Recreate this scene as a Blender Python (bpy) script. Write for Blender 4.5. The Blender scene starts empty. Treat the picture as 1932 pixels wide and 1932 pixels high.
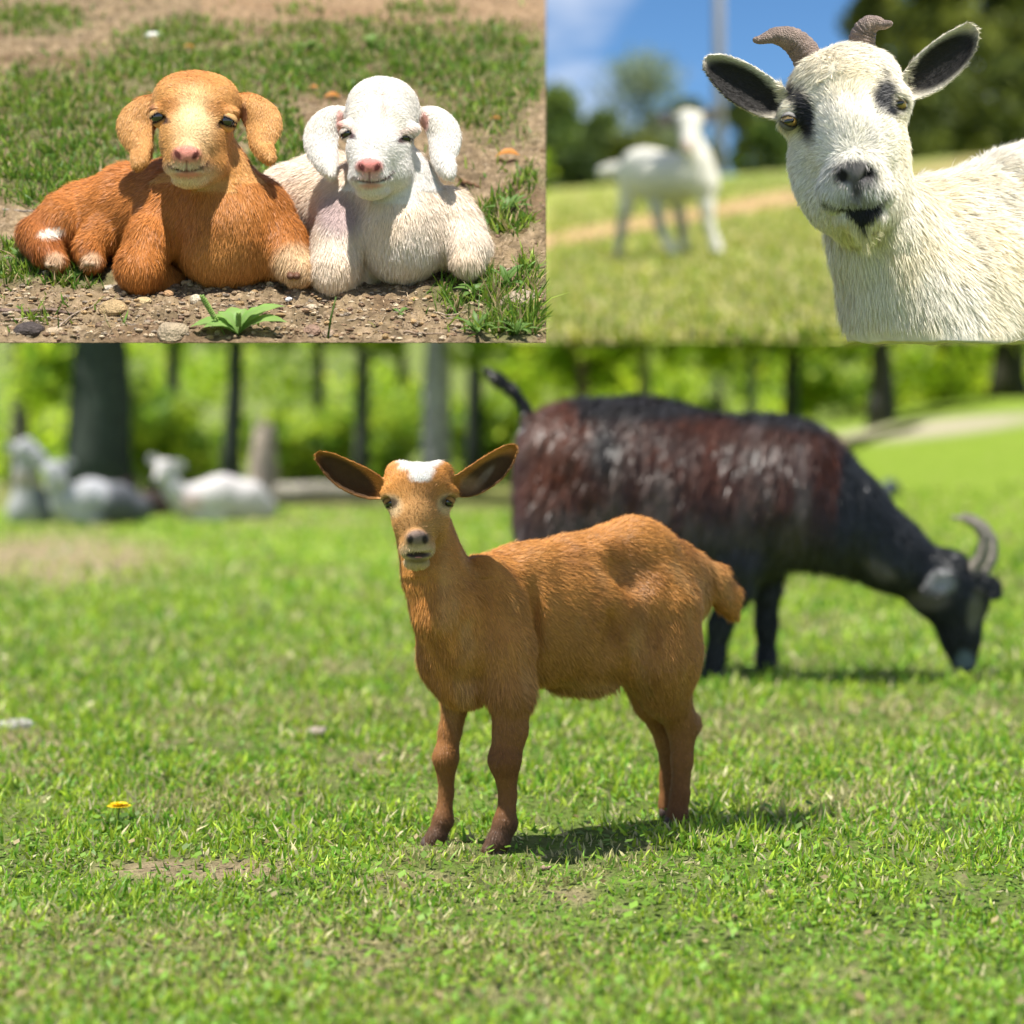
import bpy, math, random, time
import numpy as np
from mathutils import Vector

T0 = time.time()
random.seed(7)
RNG = np.random.default_rng(11)
SC = bpy.context.scene

# ------------------------------------------------------------------ camera
EYE = 0.545                       # height of the lens above the meadow
FPX = 3864.0                      # focal length in units of 1/1932 of the frame width
cam_data = bpy.data.cameras.new('camera')
cam = bpy.data.objects.new('camera', cam_data)
SC.collection.objects.link(cam)
cam.location = (0, 0, EYE)
cam.rotation_euler = (math.radians(90), 0, 0)
cam_data.lens = 72
cam_data.sensor_width = 36
cam_data.shift_y = -(966 - 820) / 1932
cam_data.clip_start = 0.05
cam_data.clip_end = 3000
cam_data.dof.use_dof = True
cam_data.dof.focus_distance = 2.60
cam_data.dof.aperture_fstop = 2.9
SC.camera = cam

# ------------------------------------------------------------------ sky
world = bpy.data.worlds.new('World')
SC.world = world
world.use_nodes = True
nt = world.node_tree
nt.nodes.clear()
out = nt.nodes.new('ShaderNodeOutputWorld')
bg = nt.nodes.new('ShaderNodeBackground')
sky = nt.nodes.new('ShaderNodeTexSky')
sky.sky_type = 'NISHITA'
sky.sun_disc = False
sky.sun_elevation = math.radians(60)
sky.sun_rotation = math.radians(215)
sky.altitude = 2500
sky.air_density = 1.0
sky.dust_density = 0.0
sky.ozone_density = 3.0
tc = nt.nodes.new('ShaderNodeTexCoord')
mp = nt.nodes.new('ShaderNodeMapping')
mp.inputs['Scale'].default_value = (1.0, 1.0, 2.6)
mp.inputs['Location'].default_value = (0.37, 0.0, 0.16)
nz = nt.nodes.new('ShaderNodeTexNoise')
nz.inputs['Scale'].default_value = 5.5
nz.inputs['Detail'].default_value = 5
nz.inputs['Roughness'].default_value = 0.5
rp = nt.nodes.new('ShaderNodeValToRGB')
rp.color_ramp.elements[0].position = 0.44
rp.color_ramp.elements[1].position = 0.57
hs = nt.nodes.new('ShaderNodeHueSaturation')
hs.inputs['Saturation'].default_value = 1.2
hs.inputs['Value'].default_value = 1.5
mix = nt.nodes.new('ShaderNodeMix')
mix.data_type = 'RGBA'
mix.inputs['B'].default_value = (10.0, 10.8, 12.6, 1)
nt.links.new(tc.outputs['Generated'], mp.inputs['Vector'])
nt.links.new(mp.outputs['Vector'], nz.inputs['Vector'])
nt.links.new(nz.outputs['Fac'], rp.inputs['Fac'])
sp_ = nt.nodes.new('ShaderNodeSeparateXYZ')
hz = nt.nodes.new('ShaderNodeMapRange')
hz.inputs['From Min'].default_value = 0.02; hz.inputs['From Max'].default_value = 0.12
hz.inputs['To Max'].default_value = 0.95
ml = nt.nodes.new('ShaderNodeMath'); ml.operation = 'MULTIPLY'
nt.links.new(tc.outputs['Generated'], sp_.inputs['Vector'])
nt.links.new(sp_.outputs['Z'], hz.inputs['Value'])
nt.links.new(hz.outputs['Result'], ml.inputs[0])
nt.links.new(rp.outputs['Color'], ml.inputs[1])
nt.links.new(ml.outputs['Value'], mix.inputs['Factor'])
nt.links.new(sky.outputs['Color'], hs.inputs['Color'])
nt.links.new(hs.outputs['Color'], mix.inputs['A'])
nt.links.new(mix.outputs['Result'], bg.inputs['Color'])
nt.links.new(bg.outputs['Background'], out.inputs['Surface'])
bg.inputs['Strength'].default_value = 0.05

# ------------------------------------------------------------------ sunlight
# three places, each under its own midday sun; every surface receives exactly one of them
SETS = {}
for nm in ('kid_bank', 'goat_hill', 'meadow'):
    c = bpy.data.collections.new(nm)
    SC.collection.children.link(c)
    SETS[nm] = c


def sun(place, az, el, strength=4.2, color=(1.0, 0.955, 0.88)):
    """az: degrees, 0 = light comes from the camera side, 90 = from the right."""
    L = bpy.data.lights.new('sun', 'SUN')
    L.energy = strength
    L.angle = math.radians(0.53)
    L.color = color
    o = bpy.data.objects.new('sun', L)
    SC.collection.objects.link(o)
    a, e = math.radians(az), math.radians(el)
    to = Vector((math.sin(a) * math.cos(e), -math.cos(a) * math.cos(e), math.sin(e)))
    o.rotation_euler = to.to_track_quat('Z', 'Y').to_euler()
    o.light_linking.receiver_collection = SETS[place]
    o.light_linking.blocker_collection = SETS[place]
    return o


sun('meadow', -90, 65, 5.0)
sun('kid_bank', 5, 67, 5.0)
sun('goat_hill', 58, 60, 5.0)

SC.view_settings.view_transform = 'Standard'
SC.view_settings.look = 'None'
SC.view_settings.exposure = 0.80
SC.view_settings.gamma = 1.0
SC.render.engine = 'CYCLES'
SC.cycles.use_denoising = True
SC.cycles.max_bounces = 6
SC.cycles.transparent_max_bounces = 6


# ================================================================== helpers
def W(px, py, Y):
    """Point at distance Y in front of the lens that the photograph shows at px, py (of 1932)."""
    return np.array([(px - 966) / FPX * Y, Y, EYE + (820 - py) / FPX * Y])


def tag(o, label=None, cat=None, group=None, kind=None):
    if label: o['label'] = label
    if cat: o['category'] = cat
    if group: o['group'] = group
    if kind: o['kind'] = kind
    return o


def thing(name, place, loc, label, cat, group=None):
    o = bpy.data.objects.new(name, None)
    o.empty_display_size = 0.1
    SETS[place].objects.link(o)
    o.location = loc
    return tag(o, label, cat, group)


def mesh(name, place, verts, faces, mat, parent=None, cols=None, smooth=True, origin=None):
    """faces: one (n,k) int array or a list of such arrays."""
    verts = np.asarray(verts, dtype=np.float64)
    off = np.array(parent.location) if parent is not None else (np.array(origin) if origin is not None else np.zeros(3))
    if parent is not None and parent.parent is not None:
        off = off + np.array(parent.parent.location)
    me = bpy.data.meshes.new(name)
    fl = faces if isinstance(faces, list) else [faces]
    fl = [np.asarray(f, dtype=np.int32) for f in fl if len(f)]
    nl = sum(f.size for f in fl)
    nf = sum(len(f) for f in fl)
    me.vertices.add(len(verts))
    me.vertices.foreach_set('co', (verts - off).astype(np.float32).ravel())
    me.loops.add(nl)
    me.loops.foreach_set('vertex_index', np.concatenate([f.ravel() for f in fl]))
    me.polygons.add(nf)
    tot = np.concatenate([np.full(len(f), f.shape[1], dtype=np.int32) for f in fl])
    st = np.concatenate([[0], np.cumsum(tot)[:-1]]).astype(np.int32)
    me.polygons.foreach_set('loop_start', st)
    try:
        me.polygons.foreach_set('loop_total', tot)
    except Exception:
        pass
    me.polygons.foreach_set('use_smooth', np.full(nf, smooth, dtype=bool))
    me.update(calc_edges=True)
    if cols is not None:
        ca = me.color_attributes.new('Col', 'FLOAT_COLOR', 'POINT')
        c4 = np.ones((len(verts), 4), dtype=np.float32)
        c4[:, :3] = np.clip(cols, 0, 1)
        ca.data.foreach_set('color', c4.ravel())
    if mat is not None:
        me.materials.append(mat)
    o = bpy.data.objects.new(name, me)
    SETS[place].objects.link(o)
    if parent is not None:
        o.parent = parent
    elif origin is not None:
        o.location = origin
    return o


# ---- lattice noise
def _hash(ix, iy, iz, seed):
    h = (ix.astype(np.int64) * 374761393 + iy.astype(np.int64) * 668265263 + iz.astype(np.int64) * 2147483647 + seed * 1274126177) & 0xffffffff
    h = ((h ^ (h >> 13)) * 1274126177) & 0xffffffff
    return ((h ^ (h >> 16)) & 0xffff) / 65535.0


def noise(p, scale=1.0, seed=0, octaves=1):
    p = np.atleast_2d(p).astype(np.float64)
    if p.shape[1] == 2:
        p = np.column_stack([p, np.zeros(len(p))])
    tot = np.zeros(len(p)); amp = 1.0; norm = 0.0
    for o in range(octaves):
        q = p * scale * (2 ** o)
        i = np.floor(q).astype(np.int64); f = q - i
        f = f * f * (3 - 2 * f)
        v = 0
        for dx in (0, 1):
            for dy in (0, 1):
                for dz in (0, 1):
                    w = (f[:, 0] if dx else 1 - f[:, 0]) * (f[:, 1] if dy else 1 - f[:, 1]) * (f[:, 2] if dz else 1 - f[:, 2])
                    v = v + w * _hash(i[:, 0] + dx, i[:, 1] + dy, i[:, 2] + dz, seed + o)
        tot += amp * v; norm += amp; amp *= 0.5
    return tot / norm


def sstep(a, b, x):
    t = np.clip((x - a) / (b - a), 0, 1)
    return t * t * (3 - 2 * t)


def norm(v):
    return v / np.maximum(np.linalg.norm(v, axis=-1, keepdims=True), 1e-12)


# ================================================================== materials
def new_mat(name):
    m = bpy.data.materials.new(name)
    m.use_nodes = True
    return m, m.node_tree, m.node_tree.nodes['Principled BSDF']


def attr_mat(name, rough=0.8, noise_scale=0, noise_amt=0.0, bump=0.0, bump_scale=200, spec=0.3, sheen=0.0, transl=0.0, metal=0.0):
    """Colour from the object's own colour attribute, broken up by fine noise."""
    m, t, b = new_mat(name)
    a = t.nodes.new('ShaderNodeAttribute'); a.attribute_name = 'Col'
    src = a.outputs['Color']
    g = t.nodes.new('ShaderNodeTexCoord')
    if noise_amt:
        n = t.nodes.new('ShaderNodeTexNoise'); n.inputs['Scale'].default_value = noise_scale; n.inputs['Detail'].default_value = 4
        t.links.new(g.outputs['Object'], n.inputs['Vector'])
        mr = t.nodes.new('ShaderNodeMapRange')
        mr.inputs['From Min'].default_value = 0.25; mr.inputs['From Max'].default_value = 0.75
        mr.inputs['To Min'].default_value = 1 - noise_amt; mr.inputs['To Max'].default_value = 1 + noise_amt
        t.links.new(n.outputs['Fac'], mr.inputs['Value'])
        mx = t.nodes.new('ShaderNodeVectorMath'); mx.operation = 'SCALE'
        t.links.new(src, mx.inputs[0]); t.links.new(mr.outputs['Result'], mx.inputs['Scale'])
        src = mx.outputs['Vector']
    t.links.new(src, b.inputs['Base Color'])
    b.inputs['Roughness'].default_value = rough
    b.inputs['Specular IOR Level'].default_value = spec
    b.inputs['Sheen Weight'].default_value = sheen
    b.inputs['Metallic'].default_value = metal
    if bump:
        n = t.nodes.new('ShaderNodeTexNoise'); n.inputs['Scale'].default_value = bump_scale; n.inputs['Detail'].default_value = 5
        t.links.new(g.outputs['Object'], n.inputs['Vector'])
        bp = t.nodes.new('ShaderNodeBump'); bp.inputs['Strength'].default_value = bump; bp.inputs['Distance'].default_value = 0.01
        t.links.new(n.outputs['Fac'], bp.inputs['Height']); t.links.new(bp.outputs['Normal'], b.inputs['Normal'])
    if transl:
        o = t.nodes['Material Output']
        tr = t.nodes.new('ShaderNodeBsdfTranslucent'); t.links.new(src, tr.inputs['Color'])
        ms = t.nodes.new('ShaderNodeMixShader'); ms.inputs['Fac'].default_value = transl
        t.links.new(b.outputs['BSDF'], ms.inputs[1]); t.links.new(tr.outputs['BSDF'], ms.inputs[2])
        t.links.new(ms.outputs['Shader'], o.inputs['Surface'])
    return m


def plain_mat(name, col, rough=0.5, spec=0.5, coat=0.0):
    m, t, b = new_mat(name)
    n = t.nodes.new('ShaderNodeTexNoise'); n.inputs['Scale'].default_value = 300
    mr = t.nodes.new('ShaderNodeMix'); mr.data_type = 'RGBA'
    mr.inputs['A'].default_value = (*[c * 0.75 for c in col], 1); mr.inputs['B'].default_value = (*[min(1, c * 1.25) for c in col], 1)
    g = t.nodes.new('ShaderNodeTexCoord'); t.links.new(g.outputs['Object'], n.inputs['Vector'])
    t.links.new(n.outputs['Fac'], mr.inputs['Factor']); t.links.new(mr.outputs['Result'], b.inputs['Base Color'])
    b.inputs['Roughness'].default_value = rough
    b.inputs['Specular IOR Level'].default_value = spec
    b.inputs['Coat Weight'].default_value = coat
    return m


M_SKIN = attr_mat('coat_skin', 0.75, 120, 0.12, 0.25, 900, 0.25)
M_FUR = attr_mat('fur_hair', 0.5, 0, 0, 0, spec=0.28)
M_FURDARK = attr_mat('dark_shaggy_hair', 0.38, 0, 0, 0, spec=0.5)
M_FARCOAT = attr_mat('far_coat', 0.8, 14, 0.12, 0.5, 60, 0.2)
M_HORN = attr_mat('horn', 0.55, 90, 0.15, 0.8, 500, 0.35)
M_EYE = plain_mat('dark_eye', (0.012, 0.008, 0.006), 0.06, 0.6, 1.0)
M_IRIS = plain_mat('amber_iris', (0.30, 0.19, 0.05), 0.12, 0.5, 1.0)
M_PUPIL = plain_mat('pupil', (0.004, 0.004, 0.004), 0.08, 0.6, 1.0)
M_HOOF = attr_mat('hoof', 0.5, 60, 0.2, 0.4, 200, 0.3)
M_GRASS = attr_mat('grass_blade', 0.5, 0, 0, 0, spec=0.35, transl=0.38)
M_LEAF = attr_mat('leaf', 0.5, 0, 0, 0, spec=0.3, transl=0.42)
M_GROUND = attr_mat('ground_soil', 0.95, 60, 0.35, 1.0, 160, 0.1)
M_FARGROUND = attr_mat('far_turf', 0.95, 9, 0.35, 1.0, 40, 0.1)
M_STONE = attr_mat('stone', 0.85, 120, 0.25, 0.8, 350, 0.2)
M_BARK = attr_mat('bark', 0.9, 18, 0.4, 1.0, 60, 0.1)
M_WOOD = attr_mat('weathered_wood', 0.85, 60, 0.3, 0.8, 250, 0.1)
M_SPRING = attr_mat('spring_leaf', 0.5, 0, 0, 0, spec=0.2, transl=0.6)
M_PETAL = attr_mat('petal', 0.5, 0, 0, 0, spec=0.2, transl=0.3)
M_MOUTH = attr_mat('moist_skin', 0.35, 150, 0.15, 0.3, 600, 0.45)


# ================================================================== solid modelling: blended volumes -> one surface
def smin(a, b, k):
    h = np.maximum(k - np.abs(a - b), 0) / k
    return np.minimum(a, b) - h * h * k * 0.25


class Body:
    """A creature as blended volumes. Points are (px, py, depth) with depth in the same pixel unit, radii likewise."""

    def __init__(self, Y0):
        self.Y0 = Y0; self.s = Y0 / FPX; self.ops = []

    def P(self, p):
        return W(p[0], p[1], self.Y0 + (p[2] if len(p) > 2 else 0) * self.s)

    def inv(self, v):
        px = 966 + FPX * v[:, 0] / v[:, 1]; py = 820 - FPX * (v[:, 2] - EYE) / v[:, 1]
        return px, py, (v[:, 1] - self.Y0) / self.s

    def cone(self, a, b, ra, rb, k=14, sq=None, op='add'):
        A, B = self.P(a), self.P(b); ra *= self.s; rb *= self.s
        r = max(ra, rb)
        lo, hi = np.minimum(A, B) - r, np.maximum(A, B) + r
        ba = B - A; L2 = max(ba @ ba, 1e-12)
        n, q = (None, 1) if sq is None else (np.array(sq[:3]) / np.linalg.norm(sq[:3]), sq[3])

        def f(X, Y, Z):
            x, y, z = X - A[0], Y - A[1], Z - A[2]
            t = np.clip((x * ba[0] + y * ba[1] + z * ba[2]) / L2, 0, 1)
            x = x - t * ba[0]; y = y - t * ba[1]; z = z - t * ba[2]
            if n is not None:
                w = (x * n[0] + y * n[1] + z * n[2]) * (1 / q - 1)
                x = x + w * n[0]; y = y + w * n[1]; z = z + w * n[2]
            return (np.sqrt(x * x + y * y + z * z) - (ra + t * (rb - ra))) * (min(1, q) ** 0.5)
        self.ops.append((f, lo, hi, k * self.s, op))

    def chain(self, pts, k=14, sq=None, op='add'):
        for a, b in zip(pts[:-1], pts[1:]):
            self.cone(a[:3], b[:3], a[3], b[3], k, sq, op)

    def ell(self, c, R, k=14, roll=0, yaw=0, pitch=0, op='add'):
        """R: radii along x, up, depth; roll turns in the picture plane, yaw about the vertical, pitch tips it towards the camera."""
        C = self.P(c); R = np.array([R[0], R[2], R[1]]) * self.s
        cr, sr = math.cos(math.radians(roll)), math.sin(math.radians(roll))
        cy, sy = math.cos(math.radians(yaw)), math.sin(math.radians(yaw))
        cp, sp = math.cos(math.radians(pitch)), math.sin(math.radians(pitch))
        Rr = np.array([[cr, 0, -sr], [0, 1, 0], [sr, 0, cr]])
        Ry = np.array([[cy, -sy, 0], [sy, cy, 0], [0, 0, 1]])
        Rp = np.array([[1, 0, 0], [0, cp, -sp], [0, sp, cp]])
        M = Ry @ Rr @ Rp
        ext = np.sqrt((M * M) @ (R * R)); lo, hi = C - ext, C + ext

        def f(X, Y, Z):
            x, y, z = X - C[0], Y - C[1], Z - C[2]
            u = [(M[0, i] * x + M[1, i] * y + M[2, i] * z) / R[i] for i in range(3)]
            k0 = np.sqrt(u[0] ** 2 + u[1] ** 2 + u[2] ** 2)
            k1 = np.sqrt((u[0] / R[0]) ** 2 + (u[1] / R[1]) ** 2 + (u[2] / R[2]) ** 2)
            return k0 * (k0 - 1) / np.maximum(k1, 1e-9)
        self.ops.append((f, lo, hi, k * self.s, op))

    def ear(self, pts, t=6, curl=10, k=8, lean=(0, 0)):
        """Thin cupped leaf that follows pts (px,py,depth,halfwidth); curl > 0 bends its rims towards the lens."""
        A = np.array(pts, float); tt_ = np.linspace(0, len(A) - 1, 4 * len(A))
        A = np.column_stack([np.interp(tt_, range(len(A)), A[:, i]) for i in range(4)])
        for _ in range(2):
            A[1:-1] = (A[:-2] + 2 * A[1:-1] + A[2:]) / 4
        Q = [np.append(self.P(p), p[3] * self.s) for p in A[::2]] + [np.append(self.P(A[-1]), A[-1][3] * self.s)]; s = self.s; t = t * s; curl = curl * s
        R = max(q[3] for q in Q)
        pp = np.array([q[:3] for q in Q]); lo = pp.min(0) - R - curl; hi = pp.max(0) + R + curl
        lx, lz = lean

        def f(X, Y, Z):
            best = ws = yc = rr = 0
            first = True
            tau = 5.0 * s
            for a, b in zip(Q[:-1], Q[1:]):
                dx, dz = b[0] - a[0], b[2] - a[2]; L2 = dx * dx + dz * dz + 1e-12
                tt = np.clip(((X - a[0]) * dx + (Z - a[2]) * dz) / L2, 0, 1)
                ax = X - a[0] - tt * dx; az = Z - a[2] - tt * dz
                r = a[3] + tt * (b[3] - a[3])
                d = np.sqrt(ax * ax + az * az) - r
                w = np.exp(-np.clip(d / tau, -12, 12))
                y = a[1] + tt * (b[1] - a[1]) + lx * ax + lz * az
                best = d if first else smin(best, d, 7 * s)
                ws = ws + w; yc = yc + w * y; rr = rr + w * r
                first = False
            yc = yc / ws; rr = rr / ws
            rel = np.clip(1 + best / rr, 0, 1.3)
            yy = Y - (yc - curl * rel * rel)
            side = np.abs(yy) - t
            o = np.maximum(best, side)
            e = 2.2 * s
            out = np.sqrt(np.maximum(best + e, 0) ** 2 + np.maximum(side + e, 0) ** 2) - e
            return np.where((best > -e) & (side > -e), out, o)
        self.ops.append((f, lo, hi, k * self.s, 'add'))

    def cut(self, fn):
        self.ops.append((fn, None, None, 0, 'cut'))

    def surface(self, h):
        adds = [o for o in self.ops if o[4] == 'add']
        pad = 4 * h
        lo = np.min([o[1] for o in adds], 0) - pad; hi = np.max([o[2] for o in adds], 0) + pad
        n = np.ceil((hi - lo) / h).astype(int) + 1
        ax = [lo[i] + h * np.arange(n[i]) for i in range(3)]
        F = np.full(n, 0.1, dtype=np.float32)
        for f, a, b, k, op in self.ops:
            if op == 'cut':
                D = f(ax[0][:, None, None], ax[1][None, :, None], ax[2][None, None, :])
                F = np.maximum(F, D).astype(np.float32)
                continue
            m = k + 2.5 * h
            i0 = np.maximum(np.floor((a - m - lo) / h).astype(int), 0); i1 = np.minimum(np.ceil((b + m - lo) / h).astype(int) + 1, n)
            if np.any(i1 <= i0): continue
            sl = tuple(slice(i0[i], i1[i]) for i in range(3))
            D = f(ax[0][sl[0]][:, None, None], ax[1][sl[1]][None, :, None], ax[2][sl[2]][None, None, :])
            D = np.asarray(D, dtype=np.float32)
            if op == 'add':
                F[sl] = smin(F[sl], D, k)
            else:
                F[sl] = -smin(-F[sl], D, k)
        return surface_nets(F, lo, h)


def surface_nets(F, lo, h):
    S = F < 0
    nx, ny, nz_ = F.shape
    c = np.zeros((nx - 1, ny - 1, nz_ - 1), dtype=np.uint8)
    for dx in (0, 1):
        for dy in (0, 1):
            for dz in (0, 1):
                c += S[dx:nx - 1 + dx, dy:ny - 1 + dy, dz:nz_ - 1 + dz]
    act = np.argwhere((c > 0) & (c < 8))
    idx = np.full(c.shape, -1, dtype=np.int32)
    idx[act[:, 0], act[:, 1], act[:, 2]] = np.arange(len(act))
    corner = {}
    for dx in (0, 1):
        for dy in (0, 1):
            for dz in (0, 1):
                corner[(dx, dy, dz)] = F[act[:, 0] + dx, act[:, 1] + dy, act[:, 2] + dz]
    acc = np.zeros((len(act), 3)); cnt = np.zeros(len(act))
    for a in corner:
        for axi in range(3):
            if a[axi] == 0:
                b = list(a); b[axi] = 1; b = tuple(b)
                fa, fb = corner[a], corner[b]
                m = (fa < 0) != (fb < 0)
                t = np.where(m, fa / np.where(m, fa - fb, 1), 0)
                p = np.array(a, dtype=float)[None, :].repeat(len(act), 0); p[:, axi] += t
                acc += p * m[:, None]; cnt += m
    V = lo + h * (act + acc / cnt[:, None])
    quads = []
    for axi in range(3):
        sl0 = [slice(None)] * 3; sl1 = [slice(None)] * 3
        sl0[axi] = slice(0, -1); sl1[axi] = slice(1, None)
        d = S[tuple(sl0)].astype(np.int8) - S[tuple(sl1)].astype(np.int8)
        e = np.argwhere(d != 0); sg = d[e[:, 0], e[:, 1], e[:, 2]]
        u, v = (axi + 1) % 3, (axi + 2) % 3
        ok = (e[:, u] > 0) & (e[:, v] > 0) & (e[:, u] < F.shape[u] - 1) & (e[:, v] < F.shape[v] - 1)
        e, sg = e[ok], sg[ok]
        q = []
        for du, dv in ((-1, -1), (0, -1), (0, 0), (-1, 0)):
            x = e.copy(); x[:, u] += du; x[:, v] += dv
            q.append(idx[x[:, 0], x[:, 1], x[:, 2]])
        q = np.column_stack(q)
        q[sg < 0] = q[sg < 0][:, ::-1]
        quads.append(q)
    Q = np.vstack(quads)
    return V, Q[(Q >= 0).all(1)]


def vnormals(V, Q):
    a = V[Q[:, 2]] - V[Q[:, 0]]; b = V[Q[:, 3]] - V[Q[:, 1]]
    fn = np.cross(a, b); N = np.zeros_like(V)
    for i in range(4):
        for c_ in range(3):
            N[:, c_] += np.bincount(Q[:, i], weights=fn[:, c_], minlength=len(V))
    return norm(N)


def relax(V, Q, it=2, amt=0.5):
    for _ in range(it):
        S = np.zeros_like(V); n = np.zeros(len(V))
        for i in range(4):
            j = (i + 1) % 4
            for c_ in range(3):
                S[:, c_] += np.bincount(Q[:, i], weights=V[Q[:, j], c_], minlength=len(V))
                S[:, c_] += np.bincount(Q[:, j], weights=V[Q[:, i], c_], minlength=len(V))
            n += np.bincount(Q[:, i], minlength=len(V)) + np.bincount(Q[:, j], minlength=len(V))
        V = V + amt * (S / np.maximum(n, 1)[:, None] - V)
    return V


def strands(name, place, parent, V, Q, N, C, n, length, width, flow, lift=0.35, jit=0.25, mat=None, dens=None, tipgain=1.15, rootgain=0.8, var=0.16, droop=0.0, segs=2, seed=3, within=None):
    """A coat of hair: n tapered hairs rooted on the surface, one mesh."""
    r = np.random.default_rng(seed)
    a, b, c, d = (V[Q[:, i]] for i in range(4))
    area = 0.5 * np.linalg.norm(np.cross(c - a, d - b), axis=1)
    w = area.copy()
    if dens is not None: w *= dens[Q].mean(1)
    w /= w.sum()
    f = r.choice(len(Q), n, p=w)
    u, v = r.random((n, 1)), r.random((n, 1))
    wt = [(1 - u) * (1 - v), u * (1 - v), u * v, (1 - u) * v]
    q = Q[f]
    p = sum(wt[i] * V[q[:, i]] for i in range(4))
    nn = norm(sum(wt[i] * N[q[:, i]] for i in range(4)))
    cc = sum(wt[i] * C[q[:, i]] for i in range(4))
    L = sum(wt[i][:, 0] * length[q[:, i]] for i in range(4)) * r.uniform(0.65, 1.25, n)
    L = L * (0.7 + .6 * noise(p, 45, 77, 2))
    fl = flow(p)
    clump = np.column_stack([noise(p, 90, 5 + i) for i in range(3)]) - 0.5
    fl = norm(fl) + clump * 0.38
    tg = fl - nn * (fl * nn).sum(1, keepdims=True)
    tg = norm(tg + 1e-5)
    dr = norm(tg + nn * lift * r.uniform(0.4, 1.5, (n, 1)) + r.normal(0, jit, (n, 3)) * 0.6)
    side = norm(np.cross(dr, nn) + r.normal(0, 0.25, (n, 3)))
    wd = (width * r.uniform(0.7, 1.3, n))[:, None]
    L = L[:, None]
    dr2 = norm(dr - nn * 0.3 * lift + np.array([0, 0, -1.0]) * droop + tg * 0.2)
    if within is not None:
        ok = within(p + dr * L * 1.1)
        p, nn, cc, L, dr, dr2, side, wd = (x[ok] for x in (p, nn, cc, L, dr, dr2, side, wd)); n = len(p)
    base = p - nn * 0.0004
    k = 1 + r.normal(0, var, (n, 1)); kk = np.clip(k, 0.5, 1.6)
    if segs == 2:
        m = base + dr * L * 0.5; tip = m + dr2 * L * 0.5
        vs = np.stack([base - side * wd * .5, base + side * wd * .5, m + side * wd * .42, m - side * wd * .42, tip], 1).reshape(-1, 3)
        i0 = np.arange(n)[:, None] * 5
        fs = [i0 + np.array([0, 1, 2, 3]), i0 + np.array([3, 2, 4])]
        g = np.array([rootgain, rootgain, 1.0, 1.0, tipgain]); per = 5
    else:
        tip = base + dr * L
        vs = np.stack([base - side * wd * .5, base + side * wd * .5, tip], 1).reshape(-1, 3)
        i0 = np.arange(n)[:, None] * 3
        fs = [i0 + np.array([0, 1, 2])]
        g = np.array([rootgain, rootgain, tipgain]); per = 3
    cols = (cc * kk)[:, None, :] * g[None, :, None]
    o = mesh(name, place, vs, fs, mat or M_FUR, parent, cols.reshape(-1, 3))
    return o


def blob(px, py, cx, cy, rx, ry, rot=0, soft=0.35):
    c, s = math.cos(math.radians(rot)), math.sin(math.radians(rot))
    x, y = px - cx, py - cy
    u, v = (x * c + y * s) / rx, (-x * s + y * c) / ry
    return 1 - sstep(1 - soft, 1 + soft, np.sqrt(u * u + v * v))


def lay(C, m, col):
    m = np.atleast_1d(np.asarray(m, dtype=float))[:, None]
    return C * (1 - m) + np.array(col) * m


def flowfield(body, sources, default):
    src = [(body.P(s[0]), s[1] * body.s, np.array(s[2], float)) for s in sources]

    def f(p):
        tot = np.tile(np.array(default, float) * 0.15, (len(p), 1))
        for c, r, v in src:
            w = np.exp(-((p - c) ** 2).sum(1) / (r * r))[:, None]
            if len(v) == 1:                      # radiate away from the point
                tot += w * norm(p - c) * v[0]
            else:
                tot += w * norm(v[None, :])
        return tot
    return f


def ball(c, r, n=20, m=12, squash=(1, 1, 1)):
    """uv sphere arrays"""
    th = np.linspace(0, math.pi, m + 1); ph = np.linspace(0, 2 * math.pi, n, endpoint=False)
    v = [[0, 0, 1]]
    for t in th[1:-1]:
        for p in ph: v.append([math.sin(t) * math.cos(p), math.sin(t) * math.sin(p), math.cos(t)])
    v.append([0, 0, -1]); v = np.array(v) * r * np.array(squash) + np.array(c)
    q, tr = [], []
    for i in range(m - 2):
        for j in range(n):
            a = 1 + i * n + j; b = 1 + i * n + (j + 1) % n
            q.append([a, a + n, b + n, b])
    for j in range(n):
        tr.append([0, 1 + j, 1 + (j + 1) % n])
        e = 1 + (m - 2) * n
        tr.append([len(v) - 1, e + (j + 1) % n, e + j])
    return v, [np.array(q), np.array(tr)]


def tube(pts, rad, n=10, jitter=0, cap=True, sx=1.0):
    """tapered tube along pts"""
    pts = np.array(pts, float); k = len(pts)
    V = []
    up = np.array([0.3, 1, 0.2])
    for i in range(k):
        d = pts[min(i + 1, k - 1)] - pts[max(i - 1, 0)]; d = d / (np.linalg.norm(d) + 1e-9)
        a = np.cross(d, up); a /= np.linalg.norm(a) + 1e-9; b = np.cross(d, a)
        for j in range(n):
            an = 2 * math.pi * j / n
            rr = rad[i] * (1 + (random.uniform(-jitter, jitter) if jitter else 0))
            V.append(pts[i] + rr * (math.cos(an) * a * sx + math.sin(an) * b))
    q = [[i * n + j, i * n + (j + 1) % n, (i + 1) * n + (j + 1) % n, (i + 1) * n + j] for i in range(k - 1) for j in range(n)]
    fs = [np.array(q)]
    if cap:
        V.append(pts[0]); V.append(pts[-1]); a, b = len(V) - 2, len(V) - 1
        fs.append(np.array([[a, (j + 1) % n, j] for j in range(n)] + [[b, (k - 1) * n + j, (k - 1) * n + (j + 1) % n] for j in range(n)]))
    return np.array(V), fs


def merge(parts):
    V, F, o = [], {}, 0
    for v, fs in parts:
        V.append(v)
        for f in (fs if isinstance(fs, list) else [fs]):
            f = np.asarray(f)
            if len(f): F.setdefault(f.shape[1], []).append(f + o)
        o += len(v)
    return np.vstack(V), [np.vstack(x) for x in F.values()]


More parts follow.
